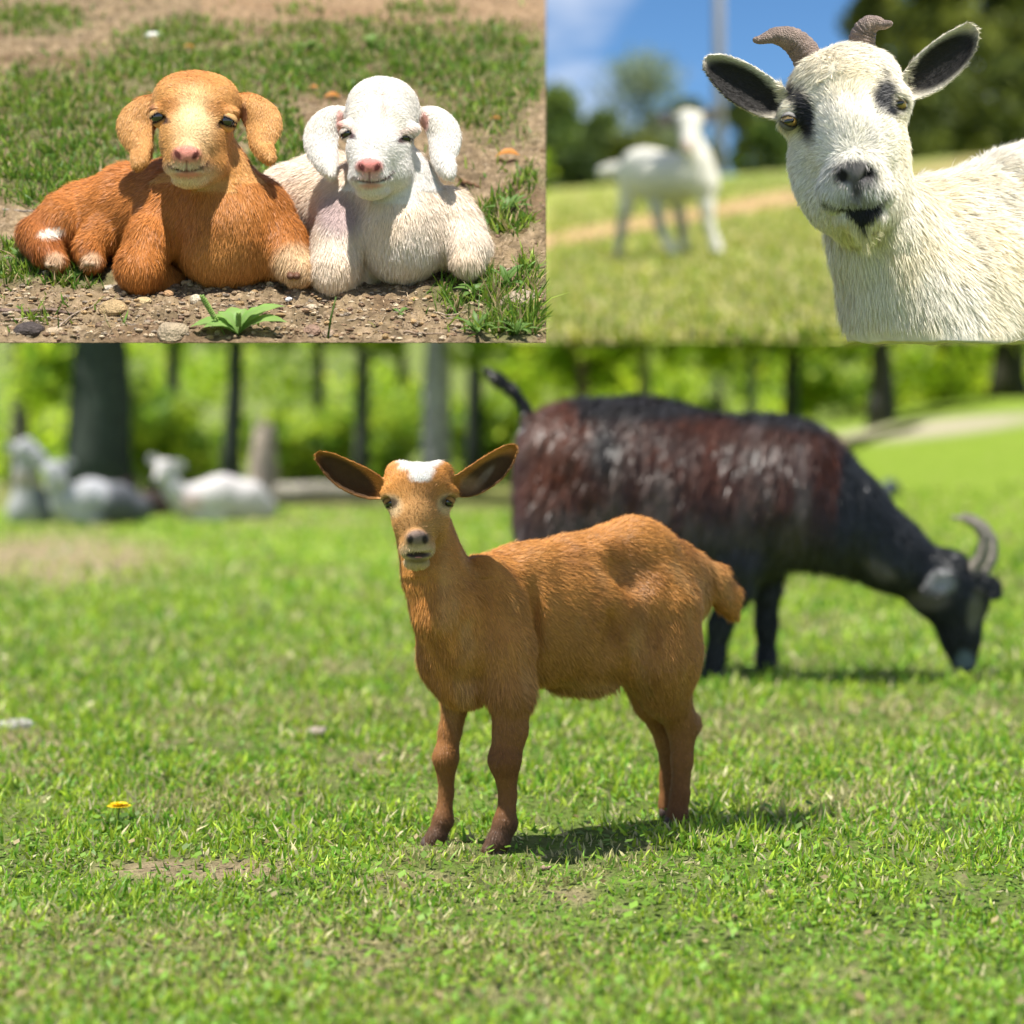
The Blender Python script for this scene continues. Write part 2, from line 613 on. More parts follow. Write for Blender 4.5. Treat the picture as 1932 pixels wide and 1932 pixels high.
def const(v, col, var=0.0, seed=1):
    r = np.random.default_rng(seed)
    c = np.tile(np.array(col, float), (len(v), 1))
    return c * (1 + var * r.normal(0, 1, (len(v), 1))) if var else c


# ================================================================== animals close to the lens
TAN_H = 0.0021       # voxel size of the close animals


def build_coat(body, name, root, place, h, paint, mat=None, fold=0):
    V, Q = body.surface(h)
    V = relax(V, Q, 2, 0.4)
    N = vnormals(V, Q)
    px, py, d = body.inv(V)
    C, dens, length = paint(px, py, d, N, V)
    if fold:
        V = V + N * ((noise(V * np.array([1, 1, .35]), 30, 211, 2) - .5) * fold * sstep(0.006, 0.009, length))[:, None]
        N = vnormals(V, Q)
    o = mesh(name, place, V, Q, mat or M_SKIN, root, C * 0.85)
    return V, Q, N, C, dens, length


def lids(b, root, place, c, r, tilt, up, down, col, lowcol=None, edge=(0.03, 0.02, 0.018)):
    """Two shells that close over the eyeball; up/down: how far from the middle they open, in radii."""
    t = math.radians(tilt)
    C0 = b.P(c)
    for sg, lim, cc in ((1, up, col), (-1, down, lowcol or col)):
        v, f = ball((0, 0, 0), 1, 28, 20)
        # poles along the view axis so that the rim is evenly cut
        v = v[:, [0, 2, 1]]
        h = (v[:, 2] * math.cos(t) - v[:, 0] * math.sin(t)) * sg
        bow = lim * (1 - .75 * v[:, 0] ** 2)
        keep = h > bow
        cols = lay(const(v, cc), 1 - sstep(.0, .16, h - bow), edge)
        snap = ~keep & (h > bow - .14)
        V_ = v.copy()
        fs = [q[(keep | snap)[q].all(1)] for q in f]
        V_ = V_ * r * (1.10 + .05 * sstep(0, .4, h - bow))[:, None] * b.s + C0
        used = np.unique(np.concatenate([q.ravel() for q in fs])); mp_ = np.zeros(len(v), int); mp_[used] = np.arange(len(used))
        mesh('eyelid', place, V_[used], [mp_[q] for q in fs if len(q)], M_SKIN, root, cols[used])




# ---------------------------------------------------------------- standing tan kid in the meadow
def standing_kid():
    b = Body(2.72)
    lat = (math.sin(math.radians(35)), -math.cos(math.radians(35)), 0)
    sq = (*lat, 0.70)
    b.chain([(918, 1155, 15, 112), (1000, 1156, 85, 130), (1110, 1152, 160, 150), (1205, 1108, 215, 124), (1268, 1110, 255, 92)], 30, sq)
    b.ell((1190, 1050, 205), (75, 68, 55), 40, roll=-8)
    b.ell((853, 1215, -10), (60, 92, 66), 34)
    b.ell((928, 1168, -34), (64, 118, 36), 26, roll=10)
    b.ell((1002, 1190, -16), (15, 84, 17), 24, op='sub')
    b.ell((1192, 1080, 99), (48, 30, 16), 50, roll=-15, op='sub')
    b.ell((1152, 1215, 54), (20, 56, 22), 30, op='sub')
    b.ell((820, 1236, -16), (30, 52, 40), 20)
    b.ell((880, 1290, -10), (62, 48, 55), 28)
    # front legs
    b.chain([(862, 1240, 25, 50), (860, 1320, 30, 30), (849, 1380, 28, 20), (841, 1430, 16, 23), (842, 1495, 20, 12.5), (836, 1548, 10, 18), (822, 1582, 0, 18), (808, 1597, -8, 15)], 12)
    b.chain([(940, 1140, -8, 58), (950, 1220, -28, 60), (962, 1310, -46, 46), (963, 1378, -52, 31), (952, 1434, -60, 29), (958, 1500, -55, 15), (953, 1554, -62, 21), (939, 1590, -72, 20), (924, 1606, -80, 16)], 12)
    # near hind leg, far hind leg
    b.chain([(1238, 1150, 190, 86), (1246, 1235, 178, 74), (1256, 1310, 200, 52)], 36)
    b.chain([(1250, 1290, 200, 52), (1287, 1366, 222, 31), (1287, 1435, 214, 20), (1283, 1500, 206, 18), (1276, 1546, 200, 23)], 12)
    b.ell((1308, 1366, 236), (17, 22, 17), 14)
    b.chain([(1205, 1250, 255, 46), (1232, 1325, 280, 32), (1262, 1395, 300, 25), (1266, 1470, 300, 20), (1262, 1520, 296, 22)], 16)
    b.ell((1100, 1296, 140), (70, 14, 30), 20)
    # tail
    b.chain([(1312, 1070, 285, 28), (1345, 1098, 300, 32), (1370, 1128, 305, 28), (1380, 1156, 305, 15)], 14)
    # neck
    b.chain([(800, 1000, -42, 54), (822, 1080, -45, 62), (850, 1150, -44, 72), (872, 1210, -22, 78)], 11)
    # head
    b.ell((790, 918, -62), (62, 44, 66), 14)
    b.ell((752, 893, -52), (24, 24, 26), 16)
    b.ell((830, 893, -52), (24, 24, 26), 16)
    b.ell((790, 940, -85), (66, 36, 50), 22)
    b.chain([(790, 935, -92, 56), (788, 985, -128, 40), (786, 1018, -152, 28)], 16)
    b.ell((793, 982, -88), (51, 56, 52), 16)
    b.ell((787, 1036, -148), (32, 24, 32), 12)
    b.ell((786, 1061, -128), (24, 14, 26), 8)
    b.ell((738, 932, -92), (18, 12, 16), 12)
    b.ell((845, 930, -92), (18, 12, 16), 12)
    b.ell((733, 949, -108), (15, 11, 13), 6, op='sub')
    b.ell((849, 947, -106), (15, 11, 13), 6, op='sub')
    b.ell((786, 1014, -178), (19, 14, 13), 8)
    b.chain([(770, 1010, -194, 3.0), (775, 1020, -194, 4.0), (781, 1025, -192, 2.0)], 3, op='sub')
    b.chain([(806, 1010, -194, 3.0), (801, 1020, -194, 4.0), (795, 1025, -192, 2.0)], 3, op='sub')
    b.chain([(788, 1028, -190, 1.6), (788, 1040, -186, 1.6)], 3, op='sub')
    b.chain([(767, 1042, -164, 3), (777, 1048, -176, 5), (788, 1049, -179, 5.5), (800, 1048, -176, 5), (811, 1041, -162, 3)], 4, op='sub')
    # ears
    b.ear([(722, 925, -48, 17), (690, 912, -44, 27), (652, 895, -40, 27), (622, 873, -38, 19), (604, 860, -36, 8)], 4.5, 16)
    b.ear([(856, 920, -48, 17), (890, 910, -44, 26), (928, 885, -40, 27), (952, 862, -38, 19), (966, 847, -36, 9)], 4.5, 16)

    root = thing('goat_kid', 'meadow', (0.02, 2.76, 0), 'tan kid goat with a white crown patch standing on grass before the dark goat', 'goat kid')

    TAN = (0.56, 0.245, 0.058); DK = (0.17, 0.062, 0.02); CREAM = (0.66, 0.50, 0.30); SAND = (0.60, 0.33, 0.12)

    def paint(px, py, d, N, V):
        C = np.tile(np.array(TAN), (len(V), 1))
        n1 = noise(V, 22, 3, 2); n2 = noise(V, 60, 9, 2)
        C *= (0.78 + 0.44 * n1)[:, None]
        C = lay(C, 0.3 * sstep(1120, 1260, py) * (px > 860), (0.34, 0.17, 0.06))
        C = lay(C, 0.55 * blob(px, py, 1110, 1292, 60, 14), SAND)
        C = lay(C, 0.55 * sstep(.52, .75, noise(V * np.array([1, 1, .45]), 34, 171, 3)) * (py > 1040), (0.62, 0.34, 0.13))
        C = lay(C, 0.5 * sstep(.55, .78, noise(V * np.array([1, 1, .5]), 26, 172, 3)), (0.30, 0.115, 0.03))
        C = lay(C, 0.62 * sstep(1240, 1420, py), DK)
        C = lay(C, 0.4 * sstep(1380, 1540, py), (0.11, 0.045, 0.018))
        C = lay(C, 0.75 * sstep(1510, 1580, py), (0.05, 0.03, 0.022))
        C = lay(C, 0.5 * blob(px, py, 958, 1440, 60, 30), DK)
        hd = sstep(-20, -50, d) * (py < 1090) * (px < 990) * (px > 560)
        C = lay(C, hd * 0.7 * blob(px, py, 788, 985, 60, 60, 0, .6), SAND)
        C = lay(C, hd * 0.55 * blob(px, py, 818, 950, 10, 80, -10, .8) * n2, DK)
        C = lay(C, hd * 0.5 * blob(px, py, 757, 995, 12, 26, 20, .8) * n2, DK)
        wide = 46 - (py - 866) * 0.75
        C = lay(C, hd * (1 - sstep(wide - 12, wide + 8, np.abs(px - 792) + 22 * (n2 - .5))) * (1 - sstep(905, 913, py)) * (d > -150), (0.82, 0.80, 0.77))
        ring = np.maximum(blob(px, py, 735, 956, 24, 22), blob(px, py, 847, 953, 22, 20))
        C = lay(C, hd * 0.75 * ring, CREAM)
        C = lay(C, hd * 0.85 * blob(px, py, 788, 1052, 44, 30, 0, .4) * sstep(-100, -130, d), CREAM)
        C = lay(C, hd * 0.9 * blob(px, py, 788, 1014, 22, 15, 0, .3) * (d < -150), (0.24, 0.18, 0.16))
        C = lay(C, hd * 0.9 * (np.maximum(blob(px, py, 774, 1018, 6, 8), blob(px, py, 802, 1018, 6, 8))) * (d < -150), (0.02, 0.015, 0.015))
        C = lay(C, hd * blob(px, py, 788, 1047, 24, 6, 0, .4) * (d < -140), (0.05, 0.03, 0.03))
        C = lay(C, hd * .7 * blob(px, py, 788, 1058, 20, 6, 0, .5) * (d < -130), (0.14, 0.10, 0.10))
        C = lay(C, hd * np.maximum(blob(px, py, 735, 949, 17, 11), blob(px, py, 847, 947, 16, 11)) * .9, (0.05, 0.03, 0.02))
        earL = (px < 712) & (py < 960); earR = (px > 868) & (px < 985) & (py < 945) & (d < 0)
        inner = (N[:, 1] < -0.2) & (earL | earR)
        e = inner * np.maximum(blob(px, py, 655, 899, 68, 25, 33, .2), blob(px, py, 917, 899, 66, 24, -36, .2))
        C = lay(C, e * 0.93, (0.055, 0.03, 0.014))
        C = lay(C, inner * 0.6 * blob(px, py, 912, 902, 26, 7, -50, .5) * n2, (0.6, 0.48, 0.36))
        C = lay(C, 0.5 * inner * blob(px, py, 880, 915, 25, 16, 0, .6), (0.5, 0.3, 0.15))
        dens = np.ones(len(V)); L = np.full(len(V), 0.0105)
        head = hd > 0.5
        L[head] = 0.0050
        L *= 1 - 0.55 * sstep(1300, 1420, py)
        L += 0.006 * blob(px, py, 1040, 1300, 200, 40) + 0.004 * blob(px, py, 1360, 1120, 50, 60)
        bare = np.maximum.reduce([blob(px, py, 788, 1014, 22, 14) * (d < -165), blob(px, py, 788, 1049, 30, 12) * (d < -140),
                                  blob(px, py, 735, 949, 15, 9) * (d < -80), blob(px, py, 847, 947, 15, 9) * (d < -80)])
        dens *= 1 - bare
        L *= 1 - 0.6 * e
        dens[head] *= 1.6
        return C, dens, L

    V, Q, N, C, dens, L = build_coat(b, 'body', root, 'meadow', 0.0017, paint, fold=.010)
    fl = flowfield(b, [
        ((788, 1005, -165), 95, (1.0,)), ((655, 895, -30), 60, (-1, 0, .5)), ((920, 890, -30), 60, (1, 0, .6)),
        ((870, 1200, -30), 110, (.25, .2, -1)), ((830, 1090, -40), 80, (.3, .1, -1)), ((1050, 1120, 100), 160, (1, .7, -.45)), ((1050, 1260, 60), 110, (.5, .4, -1)),
        ((1230, 1180, 180), 110, (.25, .1, -1)), ((1190, 1010, 200), 90, (1, .7, -.2)), ((1360, 1120, 300), 60, (.7, 0, -1)),
        ((950, 1400, -50), 200, (.1, .1, -1)), ((1270, 1400, 220), 150, (.1, .1, -1))], (.6, .4, -.6))
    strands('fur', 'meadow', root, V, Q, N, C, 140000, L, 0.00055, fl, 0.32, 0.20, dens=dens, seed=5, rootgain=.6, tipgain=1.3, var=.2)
    for c, tl in (((739, 949, -92), 22), ((843, 947, -91), -22)):
        mesh('eye', 'meadow', *ball(b.P(c), 13 * b.s), M_EYE, root)
        lids(b, root, 'meadow', c, 13, tl, .30, .42, (0.40, 0.20, 0.07), (0.62, 0.46, 0.28))
    v, f = ball(b.P((789, 1056, -160)), 1)
    v = (v - b.P((789, 1056, -160))) * np.array([12, 10, 3]) * b.s + b.P((789, 1051, -163))
    mesh('tongue', 'meadow', v, f, M_MOUTH, root, const(v, (0.42, 0.16, 0.15)))
    for hx, hy, hd_, n_ in ((812, 1598, -8, 2), (930, 1608, -80, 2), (1273, 1554, 192, 2), (1262, 1534, 290, 2)):
        for sdx in (-9, 9):
            arc = [b.P((hx + sdx + 4, hy - 14, hd_ + 6)), b.P((hx + sdx, hy - 2, hd_ - 2)), b.P((hx + sdx - 3, hy + 9, hd_ - 10))]
            v, f = tube(arc, [11 * b.s, 12 * b.s, 8 * b.s], 10)
            mesh('hoof', 'meadow', v, f, M_HOOF, root, const(v, (0.07, 0.045, 0.035)))
    return root


# ---------------------------------------------------------------- two kids lying on the stony bank
def tan_lying_kid():
    b = Body(2.60)
    # trunk curling away to the left
    b.chain([(425, 425, 70, 104), (350, 402, 110, 102), (255, 400, 165, 92), (170, 425, 185, 80), (110, 452, 165, 66)], 30)
    b.ell((425, 450, 46), (98, 100, 86), 14)
    b.ell((490, 430, 70), (72, 100, 70), 26)
    b.ell((535, 470, 45), (50, 62, 50), 22)
    # folded foreleg
    b.chain([(318, 405, 70, 62), (286, 455, 24, 50), (264, 506, -2, 44)], 9)
    b.ell((262, 520, -6), (36, 34, 36), 10)
    b.chain([(265, 506, 6, 48), (300, 528, 40, 30), (340, 535, 80, 24)], 14)
    # stretched foreleg under the white kid
    b.chain([(522, 455, 50, 52), (548, 490, 14, 36), (566, 512, -4, 30)], 9)
    # hind leg and feet
    b.chain([(120, 425, 140, 62), (72, 446, 118, 40), (88, 474, 72, 30), (108, 494, 50, 20)], 8)
    b.chain([(200, 435, 110, 46), (168, 470, 66, 28), (176, 494, 50, 20)], 8)
    # neck
    b.chain([(388, 290, 28, 62), (405, 350, 48, 74), (428, 415, 55, 96)], 26)
    # head
    b.ell((371, 206, 18), (80, 72, 80), 16)
    b.ell((333, 188, 0), (40, 40, 45), 22); b.ell((408, 188, 0), (40, 40, 45), 22)
    b.chain([(367, 228, -26, 62), (358, 268, -66, 47), (353, 292, -88, 38)], 22)
    b.ell((366, 272, -30), (60, 58, 56), 22)
    b.ell((352, 312, -84), (42, 27, 36), 14)
    b.ell((357, 338, -62), (33, 17, 32), 8)
    b.ell((384, 312, -40), (44, 34, 42), 18)
    b.ell((303, 212, -32), (22, 11, 20), 12, roll=-20)
    b.ell((427, 217, -32), (24, 11, 20), 12, roll=20)
    b.ell((300, 223, -56), (19, 8.5, 15), 6, roll=-24, op='sub')
    b.ell((428, 231, -56), (19, 8.5, 15), 6, roll=20, op='sub')
    b.ell((352, 290, -118), (25, 17, 14), 8)
    for s_ in (-1, 1):
        b.chain([(352 + s_ * 20, 283, -133, 2.6), (352 + s_ * 15, 294, -134, 4.2), (352 + s_ * 6, 300, -133, 2.2)], 3, op='sub')
    b.chain([(352, 304, -128, 1.7), (352, 316, -122, 1.7)], 3, op='sub')
    b.chain([(322, 313, -98, 2), (336, 320, -116, 2.6), (352, 323, -120, 2.6), (370, 321, -114, 2.6), (388, 309, -92, 2)], 4, op='sub')
    # hanging ears
    b.ear([(302, 190, 26, 12), (274, 205, 22, 26), (254, 228, 18, 34), (254, 250, 10, 32), (268, 278, 0, 17), (264, 296, -14, 18), (259, 309, -20, 11)], 3.2, -11, lean=(.12, .05))
    b.ear([(448, 186, 26, 12), (476, 202, 22, 27), (498, 226, 18, 34), (497, 246, 10, 31), (487, 270, 0, 17), (501, 286, -12, 17), (509, 299, -18, 10)], 3.2, -11, lean=(-.12, .05))

    root = thing('goat_kid', 'kid_bank', tuple(W(330, 540, 2.66)), 'orange tan kid goat with hanging ears lying down beside the white kid', 'goat kid')
    ORG = (0.46, 0.165, 0.035); GOLD = (0.68, 0.37, 0.12); PALE = (0.80, 0.62, 0.38); RUST = (0.36, 0.11, 0.025)

    def paint(px, py, d, N, V):
        C = np.tile(np.array(ORG), (len(V), 1))
        n1 = noise(V, 22, 13, 2); n2 = noise(V, 60, 19, 2)
        C *= (0.8 + 0.4 * n1)[:, None]
        C = lay(C, 0.35 * blob(px, py, 420, 500, 90, 45, 0, .7), GOLD)
        C = lay(C, 0.15 * blob(px, py, 450, 370, 50, 90, 15, .7), GOLD)
        C = lay(C, 0.55 * blob(px, py, 60, 450, 60, 60) + 0.4 * blob(px, py, 120, 490, 90, 40), RUST)
        C = lay(C, blob(px, py, 97, 438, 24, 9, -10, .4) * (d < 130), (0.85, 0.75, 0.62))
        C = lay(C, 0.7 * np.maximum(blob(px, py, 100, 490, 20, 16), blob(px, py, 172, 488, 18, 14)) * (d < 90), (0.7, 0.5, 0.32))
        C = lay(C, 0.6 * blob(px, py, 560, 500, 45, 40), PALE)
        hd = (((py < 345) & (d < 30)) | ((py < 362) & (d < -25))) & (px > 200) & (px < 545)
        hd = hd.astype(float)
        C = lay(C, hd * .6, GOLD)
        C = lay(C, hd * .75 * blob(px, py, 366, 240, 34, 62, 0, .7), (0.86, 0.64, 0.36))
        C = lay(C, hd * .6 * blob(px, py, 366, 142, 48, 20, 0, .8), ORG)
        C = lay(C, hd * .5 * np.maximum(blob(px, py, 318, 200, 22, 16), blob(px, py, 410, 205, 22, 16)), ORG)
        C = lay(C, hd * 0.85 * blob(px, py, 356, 330, 52, 26, 0, .5) * (d < -30), (0.85, 0.72, 0.52))
        C = lay(C, hd * 0.5 * n2 * blob(px, py, 400, 300, 40, 50), ORG)
        C = lay(C, hd * 0.95 * blob(px, py, 352, 290, 27, 17, 0, .25) * (d < -100), (0.74, 0.28, 0.22))
        C = lay(C, hd * .95 * np.maximum(blob(px, py, 335, 292, 5, 10, -35), blob(px, py, 369, 292, 5, 10, 35)) * (d < -110), (0.10, 0.02, 0.015))
        C = lay(C, hd * .85 * blob(px, py, 354, 329, 24, 6, 0, .5) * (d < -70), (0.70, 0.28, 0.24))
        lip = np.interp(px, [314, 324, 338, 352, 368, 384, 396], [307, 315, 321, 323, 321, 313, 301])
        C = lay(C, hd * .95 * np.exp(-((py - lip) / 3.2) ** 2) * (px > 316) * (px < 395) * (d < -60), (0.10, 0.03, 0.025))
        C = lay(C, hd * .8 * np.exp(-((px - 352) / 2.2) ** 2) * (py > 302) * (py < 322) * (d < -100), (0.16, 0.04, 0.035))
        C = lay(C, hd * np.maximum(blob(px, py, 301, 223, 21, 9, 24), blob(px, py, 427, 231, 22, 9, -20)), (0.07, 0.03, 0.02))
        earm = ((px < 296) | (px > 455)) & (hd > 0)
        C = lay(C, earm * .5, (0.62, 0.33, 0.12))
        C = lay(C, hd * 0.8 * np.maximum(blob(px, py, 289, 215, 7, 20), blob(px, py, 459, 215, 8, 20)), (0.22, 0.07, 0.04))
        dens = np.ones(len(V)); L = np.full(len(V), 0.0100)
        L[hd > 0] = 0.0048
        L[(hd > 0) & ((px < 290) | (px > 458))] = 0.0052
        dens[hd > 0] *= 1.7
        bare = np.maximum.reduce([blob(px, py, 289, 215, 7, 17), blob(px, py, 459, 215, 8, 17), blob(px, py, 352, 290, 26, 16) * (d < -100), blob(px, py, 354, 325, 34, 8) * (d < -70), blob(px, py, 352, 310, 4, 8) * (d < -100),
                                  blob(px, py, 301, 223, 18, 7, 24) * (d < -20), blob(px, py, 427, 231, 18, 7, -20) * (d < -20)])
        dens *= 1 - bare
        return C, dens, L

    V, Q, N, C, dens, L = build_coat(b, 'body', root, 'kid_bank', 0.0015, paint, fold=.007)
    fl = flowfield(b, [((353, 275, -100), 95, (1.0,)), ((255, 250, 10), 60, (-.1, 0, -1)), ((495, 245, 10), 60, (.1, 0, -1)),
                       ((420, 420, 0), 120, (0, .1, -1)), ((300, 390, 100), 90, (-1, .3, -.5)), ((180, 390, 160), 100, (-1, .2, -.45)),
                       ((270, 490, 10), 60, (.1, 0, -1)), ((90, 460, 100), 70, (.4, -.1, -1))], (-.5, .2, -.8))
    strands('fur', 'kid_bank', root, V, Q, N, C, 150000, L, 0.00047, fl, 0.34, 0.20, dens=dens, seed=15, rootgain=.55, tipgain=1.3, var=.2)
    finish_lying_face(b, root, ((303, 221, -34), (427, 229, -36)), (24, -20), (0.60, 0.34, 0.13), slit=.36, r=18.5)
    brow_line(b, root, ((318, 232, -50, 8), (408, 238, -50, -8)))
    for hx, hy, hd_, col in ((554, 521, -36, (0.13, 0.06, 0.035)), (97, 500, 40, (0.35, 0.24, 0.15)), (170, 497, 36, (0.35, 0.24, 0.15))):
        big = 20 if hx == 555 else 12
        for sdx in (-1, 1):
            arc = [b.P((hx + sdx * big * .45, hy - 6, hd_ + 22)), b.P((hx + sdx * big * .5, hy, hd_)), b.P((hx + sdx * big * .4, hy + 2, hd_ - 12))]
            v, f = tube(arc, [big * .62 * b.s, big * .6 * b.s, big * .3 * b.s], 10)
            mesh('hoof', 'kid_bank', v, f, M_HOOF, root, const(v, col))
    return root


def brow_line(b, root, marks):
    for x, y, d, w in marks:      # wet inner corner of the eye
        v, f = tube([b.P((x - w, y - 5, d + 3)), b.P((x, y, d)), b.P((x + w, y + 5, d + 1))], [2.2 * b.s, 2.6 * b.s, .9 * b.s], 6)
        mesh('eye_corner', 'kid_bank', v, f, M_MOUTH, root, const(v, (0.05, 0.02, 0.015)))


def finish_lying_face(b, root, eyes, tilt, col, lidcol=None, slit=.22, r=16):
    for (c, t) in zip(eyes, tilt):
        mesh('eye', 'kid_bank', *ball(b.P(c), r * b.s), M_EYE, root)
        lids(b, root, 'kid_bank', c, r, t, slit, slit + .12, col, lidcol or col)


def white_lying_kid():
    b = Body(2.60)
    b.chain([(752, 425, 70, 94), (690, 400, 120, 95), (620, 378, 190, 88), (560, 385, 235, 84)], 30)
    b.ell((758, 448, 44), (90, 88, 84), 14)
    b.ell((848, 432, 60), (62, 80, 58), 14)
    b.chain([(660, 400, 70, 58), (640, 455, 22, 50), (632, 504, -2, 44)], 9)
    b.ell((630, 520, -6), (38, 33, 34), 10)
    b.chain([(632, 508, 6, 44), (670, 522, 50, 28), (720, 520, 90, 22)], 14)
    b.chain([(866, 430, 50, 50), (884, 470, 18, 40), (880, 493, 6, 34)], 9)
    b.chain([(725, 300, 26, 58), (745, 350, 45, 72), (755, 410, 50, 90)], 26)
    # head
    b.ell((722, 220, 18), (72, 68, 76), 16)
    b.ell((722, 185, 5), (54, 34, 50), 24)
    b.chain([(716, 246, -26, 58), (706, 285, -64, 44), (699, 310, -84, 36)], 22)
    b.ell((716, 292, -30), (58, 56, 54), 22)
    b.ell((697, 335, -84), (38, 25, 34), 14)
    b.ell((702, 360, -64), (31, 16, 30), 8)
    b.ell((734, 325, -40), (40, 36, 40), 18)
    b.ell((660, 243, -36), (26, 13, 20), 12, roll=-22)
    b.ell((768, 249, -34), (28, 14, 20), 12, roll=18)
    b.ell((655, 253, -56), (17, 6.5, 15), 5, roll=-24, op='sub')
    b.ell((765, 262, -56), (17, 6.5, 15), 5, roll=16, op='sub')
    b.ell((697, 313, -114), (23, 16, 14), 8)
    for s_ in (-1, 1):
        b.chain([(697 + s_ * 18, 307, -128, 2.4), (697 + s_ * 13, 316, -129, 4.0), (697 + s_ * 5, 321, -128, 2.2)], 3, op='sub')
    b.chain([(697, 325, -124, 1.6), (697, 337, -118, 1.6)], 3, op='sub')
    b.chain([(670, 336, -96, 2), (682, 342, -112, 2.6), (699, 344, -116, 2.6), (716, 342, -110, 2.6), (735, 331, -86, 2)], 4, op='sub')
    b.ear([(652, 213, 20, 12), (626, 222, 16, 25), (606, 244, 12, 30), (603, 270, 8, 31), (612, 294, 0, 24), (620, 316, -8, 16), (625, 329, -10, 8)], 3.2, -11, lean=(.12, .05))
    b.ear([(792, 213, 20, 12), (818, 222, 16, 25), (838, 244, 12, 29), (840, 270, 8, 30), (832, 294, 0, 19), (843, 314, -12, 18), (848, 328, -16, 9)], 3.2, -11, lean=(-.12, .05))

    root = thing('goat_kid', 'kid_bank', tuple(W(740, 535, 2.66)), 'white kid goat with pink nose and hanging ears lying down beside the orange tan kid', 'goat kid')
    WH = (0.80, 0.76, 0.72); CR = (0.80, 0.62, 0.44); PK = (0.75, 0.42, 0.36)

    def paint(px, py, d, N, V):
        C = np.tile(np.array((0.80, 0.67, 0.54)), (len(V), 1))
        n1 = noise(V, 20, 23, 2); n2 = noise(V, 60, 29, 2)
        C = lay(C, 0.65 * sstep(.45, .7, n1) * (py > 340), CR)
        C = lay(C, 0.5 * blob(px, py, 770, 500, 70, 50, 0, .7), (0.78, 0.73, 0.70))
        C = lay(C, 0.6 * blob(px, py, 885, 505, 50, 30) + .4 * blob(px, py, 625, 520, 50, 40), CR)
        C = lay(C, 0.85 * blob(px, py, 640, 402, 45, 42, 0, .5) * (d < 130), (0.42, 0.30, 0.30))  # cast shadow of the head, painted onto the shoulder
        hd = ((((py < 360) & (d < 30)) | ((py < 384) & (d < -25))) & (px > 565) & (px < 880)).astype(float)
        C = lay(C, hd * .9, WH)
        C = lay(C, hd * .5 * n2 * (py < 250), (0.80, 0.72, 0.56))
        C = lay(C, hd * .55 * blob(px, py, 722, 205, 7, 38, 0, .8), PK)
        C = lay(C, hd * .6 * np.maximum(blob(px, py, 660, 242, 22, 8, 25), blob(px, py, 768, 248, 22, 8, -15)), (0.72, 0.50, 0.42))
        C = lay(C, hd * 0.95 * blob(px, py, 697, 313, 25, 16, 0, .25) * (d < -95), (0.74, 0.24, 0.21))
        C = lay(C, hd * .95 * np.maximum(blob(px, py, 682, 315, 5, 9, -35), blob(px, py, 712, 315, 5, 9, 35)) * (d < -105), (0.10, 0.02, 0.02))
        C = lay(C, hd * .8 * blob(px, py, 698, 332, 22, 7, 0, .5) * (d < -85), (0.72, 0.40, 0.38))
        C = lay(C, hd * .75 * blob(px, py, 700, 350, 20, 5, 0, .5) * (d < -70), (0.66, 0.28, 0.26))
        lip = np.interp(px, [662, 672, 684, 699, 716, 732, 744], [330, 337, 342, 344, 342, 334, 322])
        C = lay(C, hd * .95 * np.exp(-((py - lip) / 3.2) ** 2) * (px > 664) * (px < 743) * (d < -55), (0.10, 0.03, 0.035))
        C = lay(C, hd * .8 * np.exp(-((px - 697) / 2.2) ** 2) * (py > 324) * (py < 343) * (d < -95), (0.16, 0.05, 0.045))
        C = lay(C, hd * np.maximum(blob(px, py, 655, 253, 19, 7, 24), blob(px, py, 765, 262, 19, 7, -16)), (0.09, 0.05, 0.05))
        C = lay(C, hd * 0.8 * np.maximum(blob(px, py, 642, 228, 7, 22), blob(px, py, 800, 228, 9, 18)), (0.72, 0.30, 0.25))
        dens = np.ones(len(V)); L = np.full(len(V), 0.0100)
        L[hd > 0] = 0.0048
        L[(hd > 0) & ((px < 643) | (px > 800))] = 0.0052
        dens[hd > 0] *= 1.7
        bare = np.maximum.reduce([blob(px, py, 642, 228, 6, 18), blob(px, py, 799, 228, 8, 16), blob(px, py, 697, 313, 24, 15) * (d < -95), blob(px, py, 700, 345, 34, 8) * (d < -65), blob(px, py, 697, 332, 4, 8) * (d < -95),
                                  blob(px, py, 655, 253, 16, 6, 24) * (d < -20), blob(px, py, 765, 262, 16, 6, -16) * (d < -20)])
        dens *= 1 - bare
        return C, dens, L

    V, Q, N, C, dens, L = build_coat(b, 'body', root, 'kid_bank', 0.0015, paint, fold=.007)
    fl = flowfield(b, [((699, 298, -100), 90, (1.0,)), ((605, 260, 10), 60, (-.1, 0, -1)), ((840, 260, 10), 60, (.1, 0, -1)),
                       ((760, 430, 0), 120, (0, .1, -1)), ((600, 350, 180), 110, (-1, .2, -.4)), ((640, 480, 10), 70, (.1, 0, -1)),
                       ((860, 440, 40), 70, (.6, 0, -1))], (-.3, .2, -.8))
    strands('fur', 'kid_bank', root, V, Q, N, C, 140000, L, 0.00047, fl, 0.36, 0.20, dens=dens, seed=25, rootgain=.78, var=.12, tipgain=1.1)
    finish_lying_face(b, root, ((658, 252, -38), (762, 260, -38)), (26, -18), (0.74, 0.62, 0.54), slit=.22)
    return root


